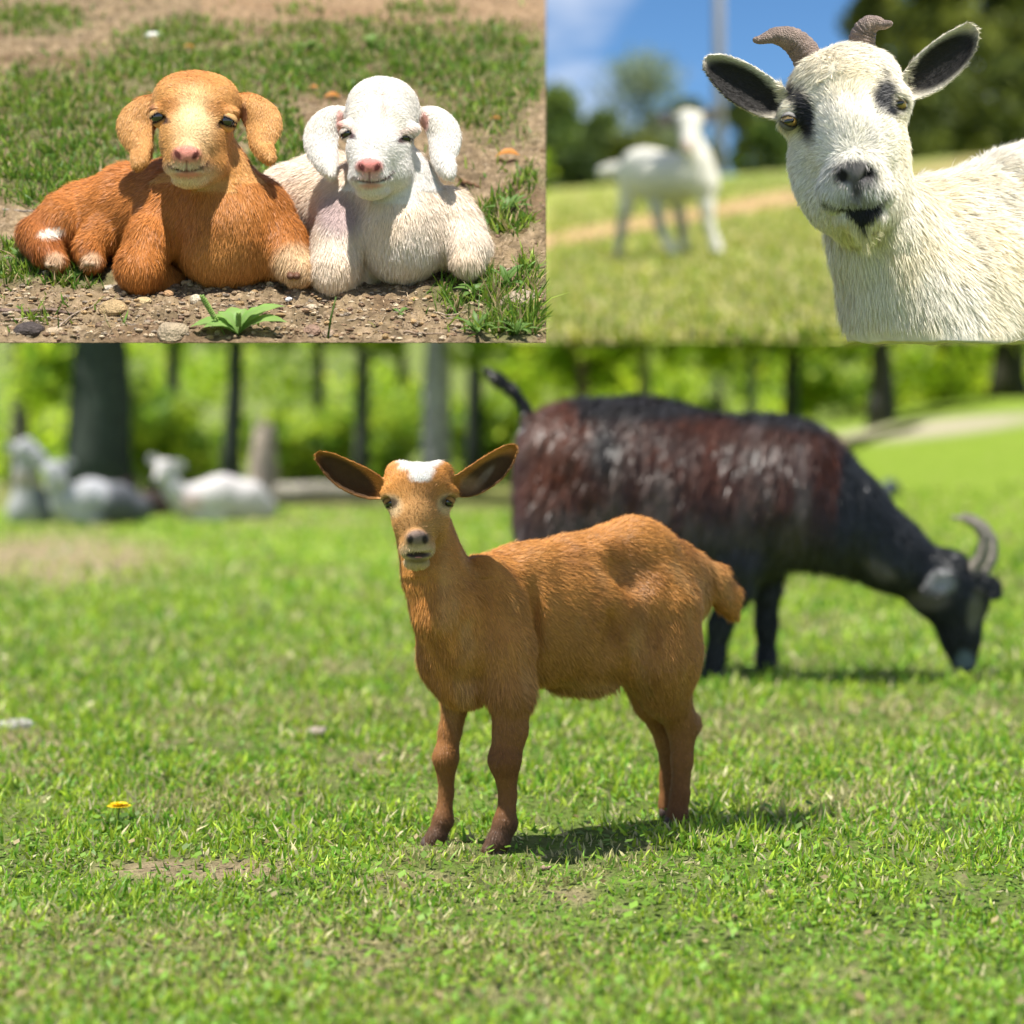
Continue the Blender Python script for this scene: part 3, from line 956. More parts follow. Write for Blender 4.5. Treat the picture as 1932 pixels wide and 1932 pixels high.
# ---------------------------------------------------------------- horned white goat filling the hill's near side
def horned_goat():
    b = Body(2.60)
    # trunk and neck
    b.ell((1960, 560, 330), (250, 245, 190), 50, roll=20)
    b.ell((1990, 420, 360), (190, 175, 170), 60)
    b.ell((1800, 600, 200), (150, 240, 150), 50, roll=-25)
    b.chain([(1640, 360, 60, 82), (1670, 450, 110, 104), (1716, 560, 150, 128), (1762, 700, 170, 154)], 40)
    b.chain([(1690, 400, 170, 66), (1770, 430, 240, 96), (1880, 430, 300, 150)], 45)
    # head
    b.ell((1592, 178, 40), (112, 84, 110), 24, roll=8)
    b.ell((1596, 140, 20), (86, 46, 70), 34, roll=6)
    b.chain([(1600, 205, -12, 92), (1608, 275, -80, 70), (1614, 325, -128, 55)], 30)
    b.ell((1604, 300, 5), (112, 128, 92), 34, roll=5)
    b.ell((1610, 370, -20), (90, 82, 84), 30)
    b.ell((1616, 358, -128), (68, 42, 56), 22)
    b.ell((1578, 368, -120), (32, 28, 36), 16); b.ell((1652, 366, -120), (32, 28, 36), 16)
    b.ell((1624, 404, -112), (48, 30, 48), 10)
    b.ell((1592, 214, 12), (124, 52, 96), 26, roll=8)
    b.ell((1506, 208, -26), (28, 20, 30), 24, roll=30)
    b.ell((1686, 182, -28), (28, 22, 34), 20, roll=-30)
    b.ell((1487, 229, -62), (15, 12, 17), 6, roll=-15, op='sub')
    b.ell((1698, 196, -60), (15, 12, 17), 6, roll=-15, op='sub')
    b.ell((1613, 326, -168), (38, 24, 20), 14, roll=8)
    for s_ in (-1, 1):
        b.chain([(1613 + s_ * 30, 318 - s_ * 4, -184, 4), (1613 + s_ * 24, 332 - s_ * 3, -186, 7), (1613 + s_ * 11, 340 - s_ * 2, -184, 4)], 5, op='sub')
    b.chain([(1614, 345, -182, 2.4), (1616, 366, -178, 2.4)], 5, op='sub')
    b.chain([(1560, 380, -146, 2), (1588, 391, -164, 2.2), (1622, 393, -168, 2.4), (1650, 386, -158, 2.2), (1672, 369, -136, 2)], 4, op='sub')
    b.chain([(1626, 424, -130, 18), (1630, 452, -120, 5)], 16)
    # ears
    b.ear([(1482, 208, 20, 24), (1445, 190, 16, 37), (1400, 163, 12, 40), (1365, 138, 8, 31), (1344, 124, 6, 18)], 6, 22, lean=(0, 0.1))
    b.ear([(1708, 170, 20, 24), (1740, 148, 16, 37), (1780, 114, 12, 39), (1808, 86, 8, 30), (1823, 66, 6, 18)], 6, 22, lean=(0, 0.1))
    # the slice of the body the picture shows ends on a level a hand above the slope's foot
    lim = (820 - 646) / FPX
    b.cut(lambda X, Y, Z: (EYE + lim * Y - Z) + 0 * X)
    b.cut(lambda X, Y, Z: (X - 0.80) + 0 * Y + 0 * Z)

    root = thing('horned_goat', 'goat_hill', tuple(W(1700, 640, 2.7)), 'large white horned goat with black eye patches and dark inner ears', 'goat')
    WH = (0.82, 0.765, 0.64); CR = (0.86, 0.74, 0.50); GR = (0.40, 0.39, 0.37); BK = (0.010, 0.010, 0.012)

    def paint(px, py, d, N, V):
        C = np.tile(np.array(WH), (len(V), 1))
        n1 = noise(V, 14, 33, 2); n2 = noise(V, 55, 39, 2)
        C = lay(C, 0.75 * sstep(.35, .65, n1), CR)
        head = ((d < 60) & (py < 470) & (px < 1845) & ~((px > 1735) & (py > 215))).astype(float)
        C = lay(C, head * .45, WH)
        C = lay(C, head * .45 * sstep(.5, .75, n2) * blob(px, py, 1600, 250, 80, 130, 0, .6), GR)
        C = lay(C, head * .5 * blob(px, py, 1605, 150, 90, 50, 0, .7), CR)
        C = lay(C, head * .7 * blob(px, py, 1540, 310, 60, 90, 0, .6), (0.72, 0.70, 0.64))
        e1 = np.maximum(blob(px, py, 1520, 214, 19, 57, -12, .35), blob(px, py, 1502, 176, 14, 26, -30, .5))
        e2 = np.maximum(blob(px, py, 1664, 180, 22, 36, 8, .4), blob(px, py, 1677, 210, 16, 14, 0, .5))
        e3 = blob(px, py, 1668, 140, 8, 20, -30, .6) * .6
        C = lay(C, head * (d < 30) * np.maximum.reduce([e1, e2, e3]) * np.clip(n2 * 3, .75, 1), BK)
        C = lay(C, head * .8 * blob(px, py, 1615, 372, 62, 38, 5, .5) * (d < -95), (0.62, 0.60, 0.60))
        C = lay(C, head * .9 * blob(px, py, 1613, 326, 40, 25, 8, .25) * (d < -150), (0.09, 0.08, 0.085))
        C = lay(C, head * .9 * blob(px, py, 1615, 352, 12, 18, 0, .6) * (d < -150), (0.10, 0.09, 0.09))
        C = lay(C, head * .97 * np.maximum(blob(px, py, 1588, 332, 11, 13, -30), blob(px, py, 1638, 328, 11, 12, 40)) * (d < -160), (0.008, 0.007, 0.008))
        lip = np.interp(px, [1545, 1560, 1588, 1622, 1650, 1672, 1684], [372, 381, 392, 394, 387, 371, 360])
        C = lay(C, head * .92 * np.exp(-((py - lip) / 4.5) ** 2) * (px > 1548) * (px < 1680) * (d < -100), (0.05, 0.045, 0.05))
        C = lay(C, head * .6 * blob(px, py, 1620, 376, 34, 12, 2, .6) * (d < -130), (0.12, 0.11, 0.12))
        tri = 1 - sstep(-4, 5, np.abs(px - 1628) - (44 - (py - 386) * 0.95))
        C = lay(C, head * tri * (py > 386) * (py < 432) * (d < -90), BK)
        C = lay(C, head * .6 * blob(px, py, 1620, 440, 60, 24, 0, .6) * (1 - tri * (py < 432)), (0.74, 0.66, 0.34))
        inner = (N[:, 1] < -0.15) & (((px < 1476) | (px > 1714)) & (py < 240)) & (head > 0)
        ee = inner * np.maximum(blob(px, py, 1402, 166, 86, 38, 31, .2), blob(px, py, 1776, 118, 84, 36, -38, .2))
        C = lay(C, ee * .98, (0.006, 0.005, 0.006))
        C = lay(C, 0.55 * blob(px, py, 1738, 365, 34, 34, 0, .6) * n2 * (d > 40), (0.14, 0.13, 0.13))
        C = lay(C, head * .8 * np.maximum(blob(px, py, 1487, 229, 17, 14), blob(px, py, 1698, 196, 16, 14)) * (d < -10), (0.10, 0.09, 0.09))
        dens = np.ones(len(V)); L = np.full(len(V), 0.020)
        L[head > 0] = 0.0105
        dens[head > 0] *= 1.8
        dens[(d > 500)] *= .3
        L *= 1 - .35 * ee
        L[((px < 1470) | (px > 1722)) & (py < 232) & (d < 70) & (px < 1900)] = 0.0055
        L += .014 * blob(px, py, 1625, 445, 50, 20) * (head > 0)
        bare = np.maximum.reduce([blob(px, py, 1613, 326, 36, 22) * (d < -150), blob(px, py, 1487, 229, 14, 11) * (d < -20), blob(px, py, 1698, 196, 14, 11) * (d < -20)])
        dens *= 1 - bare
        dens *= np.where(N[:, 2] < -0.97, 0, 1)          # nothing grows on the cut
        return C, dens, L

    V, Q, N, C, dens, L = build_coat(b, 'body', root, 'goat_hill', 0.0021, paint, fold=.010)
    fl = flowfield(b, [((1612, 300, -150), 120, (1.0,)), ((1400, 160, 10), 70, (-1, 0, .5)), ((1780, 110, 10), 70, (1, 0, .8)),
                       ((1650, 560, 80), 150, (.15, .1, -1)), ((1850, 480, 200), 170, (1, .4, -.7)), ((1740, 380, 180), 60, (.8, .3, .2))], (.5, .3, -.9))
    strands('fur', 'goat_hill', root, V, Q, N, C, 150000, L, 0.0007, fl, 0.30, 0.2, dens=dens, seed=35, rootgain=.82, var=.12, tipgain=1.08,
            within=lambda p: p[:, 2] > EYE + (820 - 645) / FPX * p[:, 1])
    for c in ((1489, 229, -44), (1696, 196, -42)):
        v, f = ball(b.P(c), 15.5 * b.s)
        e = mesh('eye', 'goat_hill', v, f, M_IRIS, root)
        v, f = ball((0, 0, 0), 1)
        ro = math.radians(12)
        v = v * np.array([10.0, 2.2, 4.2]) * b.s
        v = np.column_stack([v[:, 0] * math.cos(ro) - v[:, 2] * math.sin(ro), v[:, 1], v[:, 0] * math.sin(ro) + v[:, 2] * math.cos(ro)])
        mesh('pupil', 'goat_hill', v + b.P((c[0], c[1] - 1, c[2] - 14.8)), f, M_PUPIL, e)
        lids(b, root, 'goat_hill', c, 15.5, -12, .52, .66, (0.26, 0.25, 0.23), (0.16, 0.15, 0.14))
    for pts in ([(1530, 122, 40, 30), (1516, 96, 36, 28), (1500, 78, 30, 25.5), (1480, 69, 22, 21), (1460, 67, 16, 15.5), (1445, 72, 10, 11), (1432, 76, 6, 8), (1424, 75, 2, 6), (1421, 74, 0, 2)],
                [(1625, 105, 40, 28), (1625, 80, 36, 26), (1630, 60, 30, 24), (1642, 47, 22, 20), (1656, 44, 16, 14), (1666, 47, 10, 9.5), (1674, 46, 6, 8), (1681, 44, 2, 6), (1684, 43, 0, 2)]):
        P = np.array(pts, float); t = np.linspace(0, len(P) - 1, 64); I = np.arange(len(P))
        S = np.column_stack([np.interp(t, I, P[:, i]) for i in range(4)])
        for _ in range(6): S[1:-1] = (S[:-2] + S[2:] + 2 * S[1:-1]) / 4
        ctr = [b.P(p[:3]) for p in S]
        rr = []
        for i, p in enumerate(S):
            u = i / 63
            ring = 0.035 * math.sin(i * 1.9) + (-0.07 if i in (16, 27, 36) else 0)
            rr.append(p[3] * b.s * (1 + ring * (1 - u * .6)))
        v, f = tube(ctr, rr, 22, 0.025)
        n_ = noise(v, 160, 71, 2)
        mesh('horn', 'goat_hill', v, f, M_HORN, root, np.array((0.26, 0.19, 0.155)) * (0.65 + .8 * n_)[:, None])
    return root


standing_kid()
tan_lying_kid()
white_lying_kid()
horned_goat()
print('close animals', round(time.time() - T0, 1))


# ================================================================== ground of the three places
def bank_z(x, Y):
    return EYE - 0.942 + 0.4322 * Y


BANK_N = np.array([0, -0.3967, 0.9179])
BANK_F = np.array([0, 0.9179, 0.3967])


def bank(px, row, lift=0.0):
    Y = 3640.0 / (row + 850.0)
    return W(px, row, Y) + BANK_N * lift


def hill_z(x, Y):
    return EYE - 0.75 + Y * 545.1 / FPX + 0.08 * x - 0.055 * np.maximum(Y - 33, 0)


def meadow_z(x, Y):
    return 1.0 * sstep(8, 24, Y) * sstep(0.6, 5.6, x) + 3.0 * sstep(30, 46, Y) + 0.03 * np.sin(x * 1.3 + Y * .7) * sstep(4, 9, Y)


def sheet(name, place, PX, YY, zf, cut_row, colf, mat, bump, thick, under):
    """A solid piece of ground: sloping top, thinner towards its front lip, closed below and at the sides."""
    nu, nv = len(PX), len(YY)
    U, Vv = np.meshgrid(PX, YY, indexing='ij')
    if cut_row is not None:
        Ys = cut_row(U)
        Vv = Ys + (Vv - YY[0]) * (YY[-1] - Ys) / (YY[-1] - YY[0])
    X = (U - 966) / FPX * Vv
    Z = zf(X, Vv)
    P = np.column_stack([X.ravel(), Vv.ravel(), Z.ravel()])
    edge = np.ones_like(U)
    if cut_row is not None:
        edge[:, 0] = 0; edge[0, :] = 0; edge[-1, :] = 0
    P = P + bump(P) * edge.ravel()[:, None]
    C = colf(P)
    ij = np.arange(nu * nv).reshape(nu, nv)
    q = np.stack([ij[:-1, :-1], ij[1:, :-1], ij[1:, 1:], ij[:-1, 1:]], -1).reshape(-1, 4)
    fs = [q]
    if cut_row is not None:
        lim = EYE + (820 - 645.5) / FPX * P[:, 1]
        B = P.copy(); B[:, 2] = np.minimum(np.maximum(lim, P[:, 2] - thick), P[:, 2] - 0.0006)
        n0 = len(P); P = np.vstack([P, B]); C = np.vstack([C, np.tile(np.array(under), (n0, 1))])
        fs.append(q[:, ::-1] + n0)
        for line in (ij[:, 0], ij[:, -1][::-1], ij[0, :][::-1], ij[-1, :]):
            fs.append(np.stack([line[:-1] + n0, line[1:] + n0, line[1:], line[:-1]], -1))
    o = mesh(name, place, P, fs, mat, None, C)
    o['kind'] = 'structure'
    return o


# --- stony bank under the two lying kids
def bank_green(px, row):
    g = np.zeros_like(px)
    for cx, cy, rx, ry, w in ((120, 250, 200, 130, 1), (60, 350, 90, 40, .9), (560, 130, 330, 55, .95), (850, 110, 260, 65, 1), (280, 130, 150, 50, .8),
                              (60, 40, 120, 30, .7), (330, 75, 120, 30, .8), (700, 60, 300, 24, .6), (1000, 130, 60, 60, .9), (440, 200, 90, 60, .8), (360, 50, 60, 20, .6), (800, 20, 80, 16, .6), (560, 20, 50, 14, .4), (520, 270, 60, 90, .9), (900, 190, 110, 60, .7),
                              (30, 500, 90, 40, 1), (150, 525, 80, 22, .9), (955, 410, 60, 34, .95), (870, 560, 90, 34, .9), (960, 610, 80, 46, 1), (900, 530, 50, 25, .8),
                              (1000, 340, 50, 25, .5), (960, 260, 70, 20, .3), (1010, 520, 40, 40, .6), (60, 600, 40, 10, .3), (740, 600, 30, 10, .2)):
        g = np.maximum(g, w * (1 - sstep(0.45, 1.25, np.sqrt(((px - cx) / rx) ** 2 + ((row - cy) / ry) ** 2))))
    return g


def pxrow(P):
    return 966 + FPX * P[:, 0] / P[:, 1], 820 - FPX * (P[:, 2] - EYE) / P[:, 1]


def bank_col(P):
    px, row = pxrow(P)
    n1 = noise(P, 9, 51, 3); n2 = noise(P, 45, 52, 3); n3 = noise(P, 200, 53, 2)
    C = np.array((0.205, 0.148, 0.085)) * (0.35 + 1.2 * n2)[:, None]
    C = lay(C, .6 * sstep(.5, .75, n3), (0.38, 0.28, 0.18))
    C = lay(C, .6 * sstep(.5, .3, n1), (0.13, 0.08, 0.045))
    C = lay(C, .45 * (1 - sstep(20, 70, row)) * (px > 380), (0.33, 0.21, 0.12))
    g = bank_green(px, row) * sstep(.25, .55, n2 * .5 + n1 * .5)
    return lay(C, .75 * g, (0.075, 0.10, 0.03))


sheet('bank_ground', 'kid_bank', np.linspace(-260, 1030, 420), np.linspace(2.4332, 5.0, 330), bank_z,
      lambda U: 3640.0 / (646 + 850.0) + 0 * U, bank_col, M_GROUND,
      lambda P: BANK_N * ((noise(P, 28, 54, 3) - .5) * .022 + (noise(P, 110, 56, 2) - .5) * .014)[:, None], 0.14, (0.12, 0.08, 0.05))


# --- grassy hill behind the horned goat
def hill_col(P):
    px, row = pxrow(P)
    n1 = noise(P, 1.1, 61, 3); n2 = noise(P, 6, 62, 3)
    C = np.array((0.32, 0.33, 0.075)) * (0.6 + .8 * n2)[:, None]
    C = lay(C, .6 * sstep(.42, .6, n1), (0.20, 0.29, 0.035))
    C = lay(C, .5 * sstep(.55, .7, n2), (0.46, 0.42, 0.18))
    path = 458 - 0.185 * (px - 1030) + 8 * (noise(P, .8, 63, 2) - .5)
    C = lay(C, .9 * (1 - sstep(6, 22, np.abs(row - path))) * (P[:, 1] > 9), (0.42, 0.25, 0.14))
    C = lay(C, .5 * sstep(375, 340, row), (0.15, 0.19, 0.05))
    return C


sheet('hill_ground', 'goat_hill', np.linspace(960, 2200, 200), 7.37 + np.linspace(0, 1, 260) ** 2 * 90, hill_z,
      lambda U: 2898.0 / (393 + .08 * (U - 1240)), hill_col, M_FARGROUND,
      lambda P: np.array([0, 0, 1.0]) * ((noise(P, 3, 64, 3) - .5) * .05)[:, None], 0.35, (0.12, 0.08, 0.05))


# --- meadow
def meadow_bare(P):
    px, row = pxrow(P)
    b = np.zeros(len(P))
    for cx, cy, rx, ry, w in ((110, 1060, 230, 60, 1), (380, 1640, 200, 26, .95), (40, 1395, 90, 22, .8), (60, 1460, 110, 16, .6), (700, 1800, 130, 40, .5), (600, 1385, 50, 12, .7),
                              (720, 1440, 90, 22, .5), (1080, 1690, 60, 18, .7), (780, 1660, 110, 20, .6), (1700, 1930, 130, 30, .5), (1500, 1860, 90, 20, .3), (560, 985, 160, 10, .5),
                              (1650, 1440, 100, 16, .3), (950, 1880, 100, 20, .4), (300, 1780, 120, 25, .35), (640, 955, 120, 8, .5)):
        b = np.maximum(b, w * (1 - sstep(0.5, 1.3, np.sqrt(((px - cx) / rx) ** 2 + ((row - cy) / ry) ** 2))))
    return b


def meadow_col(P):
    px, row = pxrow(P)
    n1 = noise(P, 1.6, 81, 3); n2 = noise(P, 10, 82, 3); n3 = noise(P, 70, 83, 2)
    C = np.array((0.105, 0.15, 0.03)) * (0.55 + .9 * n2)[:, None]
    C = lay(C, .5 * sstep(.55, .75, n3), (0.25, 0.22, 0.12))
    C = lay(C, .6 * sstep(4, 10, P[:, 1]), (0.24, 0.36, 0.035))
    b = meadow_bare(P) * sstep(.2, .55, n2 + .15)
    C = lay(C, .85 * b, (0.30, 0.215, 0.145))
    C = lay(C, .7 * sstep(14, 16.5, P[:, 1]) * (1 - sstep(1.5, 3, P[:, 0])), (0.17, 0.15, 0.07))
    C = lay(C, .8 * blob(px, row, 1760, 808, 210, 16, -6, .5), (0.42, 0.36, 0.31))
    C = lay(C, .8 * sstep(22, 24, P[:, 1]), (0.15, 0.20, 0.05))
    return C


sheet('meadow_ground', 'meadow', np.linspace(-1500, 3500, 420), 1.0 + np.linspace(0, 1, 420) ** 2.4 * 70, meadow_z, None, meadow_col, M_GROUND,
      lambda P: np.array([0, 0, 1.0]) * ((noise(P, 9, 84, 3) - .5) * .018)[:, None], 0, (0, 0, 0))


_f = 90.0  # unseen ground behind the camera, added to block sky light from below
_v = np.array([(-_f, -_f, -.05), (_f, -_f, -.05), (_f, _f * .9, -.05), (-_f, _f * .9, -.05)])
o = mesh('light_block_ground', 'meadow', _v, np.array([[0, 1, 2, 3]]), M_GROUND, None, const(_v, (0.13, 0.17, 0.04)))
o['kind'] = 'structure'


# ================================================================== grass
def blades(name, place, P, up, height, width, cols, lean=0.45, seed=1, kindlabel=None, segs=2):
    r = np.random.default_rng(seed)
    n = len(P)
    d = norm(np.asarray(up)[None, :] + r.normal(0, lean, (n, 3)))
    an = r.uniform(0, 2 * math.pi, n)
    side = np.column_stack([np.cos(an), np.sin(an), np.zeros(n)])
    side = norm(side - d * (side * d).sum(1, keepdims=True))
    H = height[:, None]; Wd = width[:, None]
    bend = norm(np.cross(d, side)) * H * r.uniform(0.0, 0.55, (n, 1))
    base = P - np.asarray(up) * 0.003
    m = base + d * H * .55 + bend * .25; tip = base + d * H + bend
    vs = np.stack([base - side * Wd * .5, base + side * Wd * .5, m + side * Wd * .45, m - side * Wd * .45, tip], 1).reshape(-1, 3)
    i0 = np.arange(n)[:, None] * 5
    g = np.array([.75, .75, 1, 1, 1.15])
    C = (cols[:, None, :] * g[None, :, None]).reshape(-1, 3)
    o = mesh(name, place, vs, [i0 + np.array([0, 1, 2, 3]), i0 + np.array([3, 2, 4])], M_GRASS, None, C, smooth=False)
    tag(o, kindlabel, 'grass', kind='stuff')
    return o


def grass_cols(P, n, green, yellow, straw, p_straw, p_yel, seed):
    r = np.random.default_rng(seed)
    t = noise(P, 6, seed, 2)
    u = r.random(n)
    C = np.tile(np.array(green, float), (n, 1))
    C[u < p_yel + .5 * (t - .4)] = yellow
    C[r.random(n) < p_straw] = straw
    return C * np.clip(1 + .22 * r.normal(0, 1, (n, 1)), .4, 1.7)


r_ = np.random.default_rng(91)
# meadow: even cover in the picture, out to where the lens blurs blades together
n = 205000
row = r_.uniform(855, 2060, n); px = r_.uniform(-420, 2380, n)
Y = np.minimum(EYE * FPX / (row - 820), 40); X = (px - 966) / FPX * Y
Y = np.where(Y > 9, r_.uniform(7, 14, n), Y); X = (px - 966) / FPX * Y
P = np.column_stack([X, Y, meadow_z(X, Y) + (noise(np.column_stack([X, Y, 0 * X]), 9, 84, 3) - .5) * .018])
b_ = meadow_bare(P); t_ = noise(P, 7, 92, 2)
keep = r_.random(n) > (b_ * .82) - .0
keep &= r_.random(n) < .35 + 1.2 * sstep(.3, .6, t_)
P = P[keep]; n = len(P); Y = P[:, 1]; t_ = noise(P, 7, 92, 2)
h_ = (0.010 + 0.022 * r_.random(n) ** 1.8) * (0.6 + .8 * t_) * np.clip(Y / 3.2, 1, 2.0) * (.68 + .32 * sstep(2.3, 2.9, Y))
for fx, fy in ((812, 1600), (930, 1610), (1276, 1556)):        # trodden round the kid's hooves
    q_ = W(fx, fy, EYE * FPX / (fy - 820))
    h_ *= .4 + .6 * sstep(.02, .07, np.hypot(P[:, 0] - q_[0], P[:, 1] - q_[1]))
w_ = (0.0022 + 0.0030 * r_.random(n)) * np.clip(Y / 2.8, .9, 3.5)
C = grass_cols(P, n, (0.17, 0.36, 0.03), (0.38, 0.52, 0.045), (0.60, 0.54, 0.30), .14, .55, 93)
dry = sstep(.52, .7, noise(P, 2.3, 191, 3)) * .55 + .25 * meadow_bare(P)
C = lay(C, (r_.random(n) < dry) * .8, (0.50, 0.42, 0.22))
blades('meadow_grass', 'meadow', P, (0, 0, 1), h_, w_, C, .75, 94, 'short sunlit grass covering the meadow round the kid')

# bank
n = 110000
row = r_.uniform(-60, 640, n); px = r_.uniform(-150, 1016, n)
g_ = bank_green(px, row)
Y = 3640.0 / (row + 850.0)
P = np.column_stack([(px - 966) / FPX * Y, Y, EYE + (820 - row) / FPX * Y])
t_ = noise(P, 20, 95, 2)
keep = r_.random(n) < g_ * sstep(.25, .6, t_) * 1.3
keep |= (r_.random(n) < .012)
keep &= ~((row > 470) & (px > 180) & (px < 820) & (r_.random(n) < .9))
P = P[keep]; n = len(P)
h_ = 0.010 + 0.022 * r_.random(n) ** 1.4
h_ *= 1 + .5 * blob(px[keep], row[keep], 960, 600, 110, 60) + .3 * blob(px[keep], row[keep], 955, 410, 60, 40)
w_ = (0.0016 + 0.0022 * r_.random(n)) * np.clip(P[:, 1] / 2.8, .8, 1.6)
C = grass_cols(P, n, (0.10, 0.21, 0.024), (0.22, 0.31, 0.035), (0.44, 0.33, 0.18), .16, .42, 96)
keepb = (pxrow(P)[1] < 632)
blades('bank_grass', 'kid_bank', P[keepb], BANK_N, h_[keepb], w_[keepb], C[keepb], .55, 97, 'tufted short grass growing in patches on the bank')

# hill
n = 56000
row = r_.uniform(330, 660, n); px = r_.uniform(1032, 2190, n)
Y = 2898.0 / (row - 253 + .08 * (px - 1240)); ok = (Y > 2898.0 / (393 + .08 * (px - 1240)) + .02) & (Y < 30); Y = Y[ok]; px = px[ok]; n = len(Y)
X = (px - 966) / FPX * Y
P = np.column_stack([X, Y, hill_z(X, Y)])
row = pxrow(P)[1]
path = 458 - 0.185 * (px - 1030)
keep = (np.abs(row - path) > 16) | (r_.random(n) < .1)
P = P[keep]; n = len(P)
C = grass_cols(P, n, (0.20, 0.30, 0.03), (0.38, 0.40, 0.05), (0.62, 0.54, 0.26), .3, .5, 98)
blades('hill_grass', 'goat_hill', P, (0, 0, 1), 0.03 + .05 * r_.random(n), 0.012 + .012 * r_.random(n), C, .5, 99, 'yellowish pasture grass on the hill behind the horned goat')


# ================================================================== leaves, trees
def leaf_cloud(centers, radii, n, size, col, light, seed, flat=0.85, dark=.5):
    """Leaf-sized faces through blended ellipsoidal clumps -> verts, faces, colours"""
    r = np.random.default_rng(seed)
    centers = np.array(centers, float); radii = np.array(radii, float)
    if radii.ndim == 1: radii = np.column_stack([radii, radii, radii * flat])
    w = radii.prod(1) ** (2 / 3); w /= w.sum()
    k = r.choice(len(centers), n, p=w)
    dirs = norm(r.normal(0, 1, (n, 3)))
    rad = r.random(n) ** .45
    p = centers[k] + dirs * radii[k] * rad[:, None] + r.normal(0, 1, (n, 3)) * radii[k] * .08
    nrm = norm(r.normal(0, 1, (n, 3)) + np.array([0, 0, .8]))
    a = norm(np.cross(nrm, r.normal(0, 1, (n, 3)))); b = np.cross(nrm, a)
    s = (size * r.uniform(.6, 1.4, n))[:, None]
    vs = np.stack([p - a * s, p + b * s * .55 - nrm * s * .12, p + a * s, p - b * s * .55 - nrm * s * .12], 1).reshape(-1, 3)
    f = np.arange(n * 4).reshape(n, 4)
    t = noise(p, 2.2 / max(radii.mean(), .05), seed, 2)
    c = lay(np.tile(np.array(col, float), (n, 1)), sstep(.4, .65, t), light)
    c *= np.clip(1 + .25 * r.normal(0, 1, (n, 1)), .4, 1.8)
    return vs, f, np.repeat(c, 4, 0)


def tree(name, place, x, Y, base, lean, h, r0, bark, crown, label, cat='tree', group=None, ncl=9, nleaf=3500, leafs=.06, col=(.08, .14, .02), light=(.2, .26, .03), seed=1, limbs=4):
    """crown: (z0, z1, spread) above the base, or None"""
    rr = random.Random(seed)
    root = thing(name, place, (x, Y, base), label, cat, group)
    pts = [(x + lean * t + rr.uniform(-.02, .02) * h * .3, Y + rr.uniform(-.02, .02) * h * .3, base - .05 + h * t) for t in np.linspace(0, 1, 8)]
    rad = [r0 * (1.25 if i == 0 else 1) * (1 - .55 * i / 7) for i in range(8)]
    parts = [tube(pts, rad, 10, .08)]
    for i in range(limbs):
        t = rr.uniform(.45, .95); s = pts[int(t * 7)]
        an = rr.uniform(0, 6.28); L = h * rr.uniform(.15, .3)
        e = (s[0] + math.cos(an) * L, s[1] + math.sin(an) * L * .6, s[2] + L * rr.uniform(.3, .8))
        m = tuple((s[j] + e[j]) / 2 + rr.uniform(-.05, .05) * L for j in range(3))
        parts.append(tube([s, m, e], [r0 * .35, r0 * .22, r0 * .08], 6))
    v, f = merge(parts)
    n_ = noise(v, 5 / max(r0 * 6, .05), seed, 2)
    mesh('trunk', place, v, f, M_BARK, root, np.array(bark) * (.7 + .6 * n_)[:, None])
    if crown:
        z0, z1, sp = crown
        cs, rs = [], []
        for i in range(ncl):
            z = rr.uniform(z0, z1)
            an = rr.uniform(0, 6.28); q = sp * rr.uniform(.1, .8)
            cs.append((x + lean * .6 + math.cos(an) * q, Y + math.sin(an) * q * .7, base + z)); rs.append(sp * rr.uniform(.28, .5))
        v, f, c = leaf_cloud(cs, rs, nleaf, leafs, col, light, seed)
        mx = base + z1 + .05
        mesh('crown', place, v, f, M_SPRING, root, c, smooth=False)
    return root


def mtree(px, Y, wpx, bark, seed, lean=0, top=None, crown=True, label='', **k):
    x = (px - 966) / FPX * Y; b0 = float(meadow_z(np.array([x]), np.array([Y]))[0])
    cap = (min(4.2, .2 * Y) if px < 900 else float(hill_z(x, Y)) - .25) - b0
    h = top if top else cap - .1
    z0 = k.pop('z0', 1.2 if px > 900 else 1.45); z0 = min(z0, h * .62)
    cr = (z0, min(h * .95, cap - .45), k.pop('sp', .75)) if crown else None
    return tree(k.pop('name', 'forest_tree'), 'meadow', x, Y, b0, lean, h, wpx / 2 / FPX * Y, bark, cr, label, seed=seed, group='trees of the wood behind the meadow', **k)


DKB = (0.045, 0.055, 0.045); GYB = (0.30, 0.30, 0.28); TNB = (0.34, 0.28, 0.22); BLB = (0.10, 0.12, 0.12)
LG = dict(col=(.22, .36, .03), light=(.54, .68, .05))
mtree(188, 15.5, 132, DKB, 201, label='thickest dark trunk at the wood edge behind the resting goats', nleaf=2500, z0=1.0, **LG)
mtree(434, 17, 40, DKB, 202, .12, label='slim dark leaning trunk between the thickest trunk and the pale stump', z0=1.2, nleaf=1700, **LG)
mtree(682, 18, 34, (0.07, 0.08, 0.06), 203, label='thin dark trunk nearest the pale stump on its right', nleaf=3000, **LG)
mtree(822, 17, 66, GYB, 204, .03, label='smooth pale grey trunk above the standing kid', z0=1.25, nleaf=1500, **LG)
mtree(893, 19, 36, DKB, 205, label='dark trunk just right of the pale grey one', nleaf=1700, **LG)
mtree(600, 22, 26, DKB, 206, label='thin dark trunk deep in the wood above the fallen log', nleaf=3500, **LG)
mtree(1098, 20, 30, (0.12, 0.09, 0.07), 207, label='brownish trunk over the rump of the dark goat', nleaf=1700, **LG)
mtree(1213, 21, 34, (0.24, 0.25, 0.22), 208, label='faint grey trunk over the middle of the dark goat', nleaf=1700, **LG)
mtree(1357, 19, 30, DKB, 209, top=1.0, crown=False, label='short dark broken trunk over the dark goat\'s back', limbs=1)
mtree(1418, 20, 22, (0.16, 0.20, 0.22), 210, label='narrow bluish grey trunk right of the broken one', nleaf=1700, **LG)
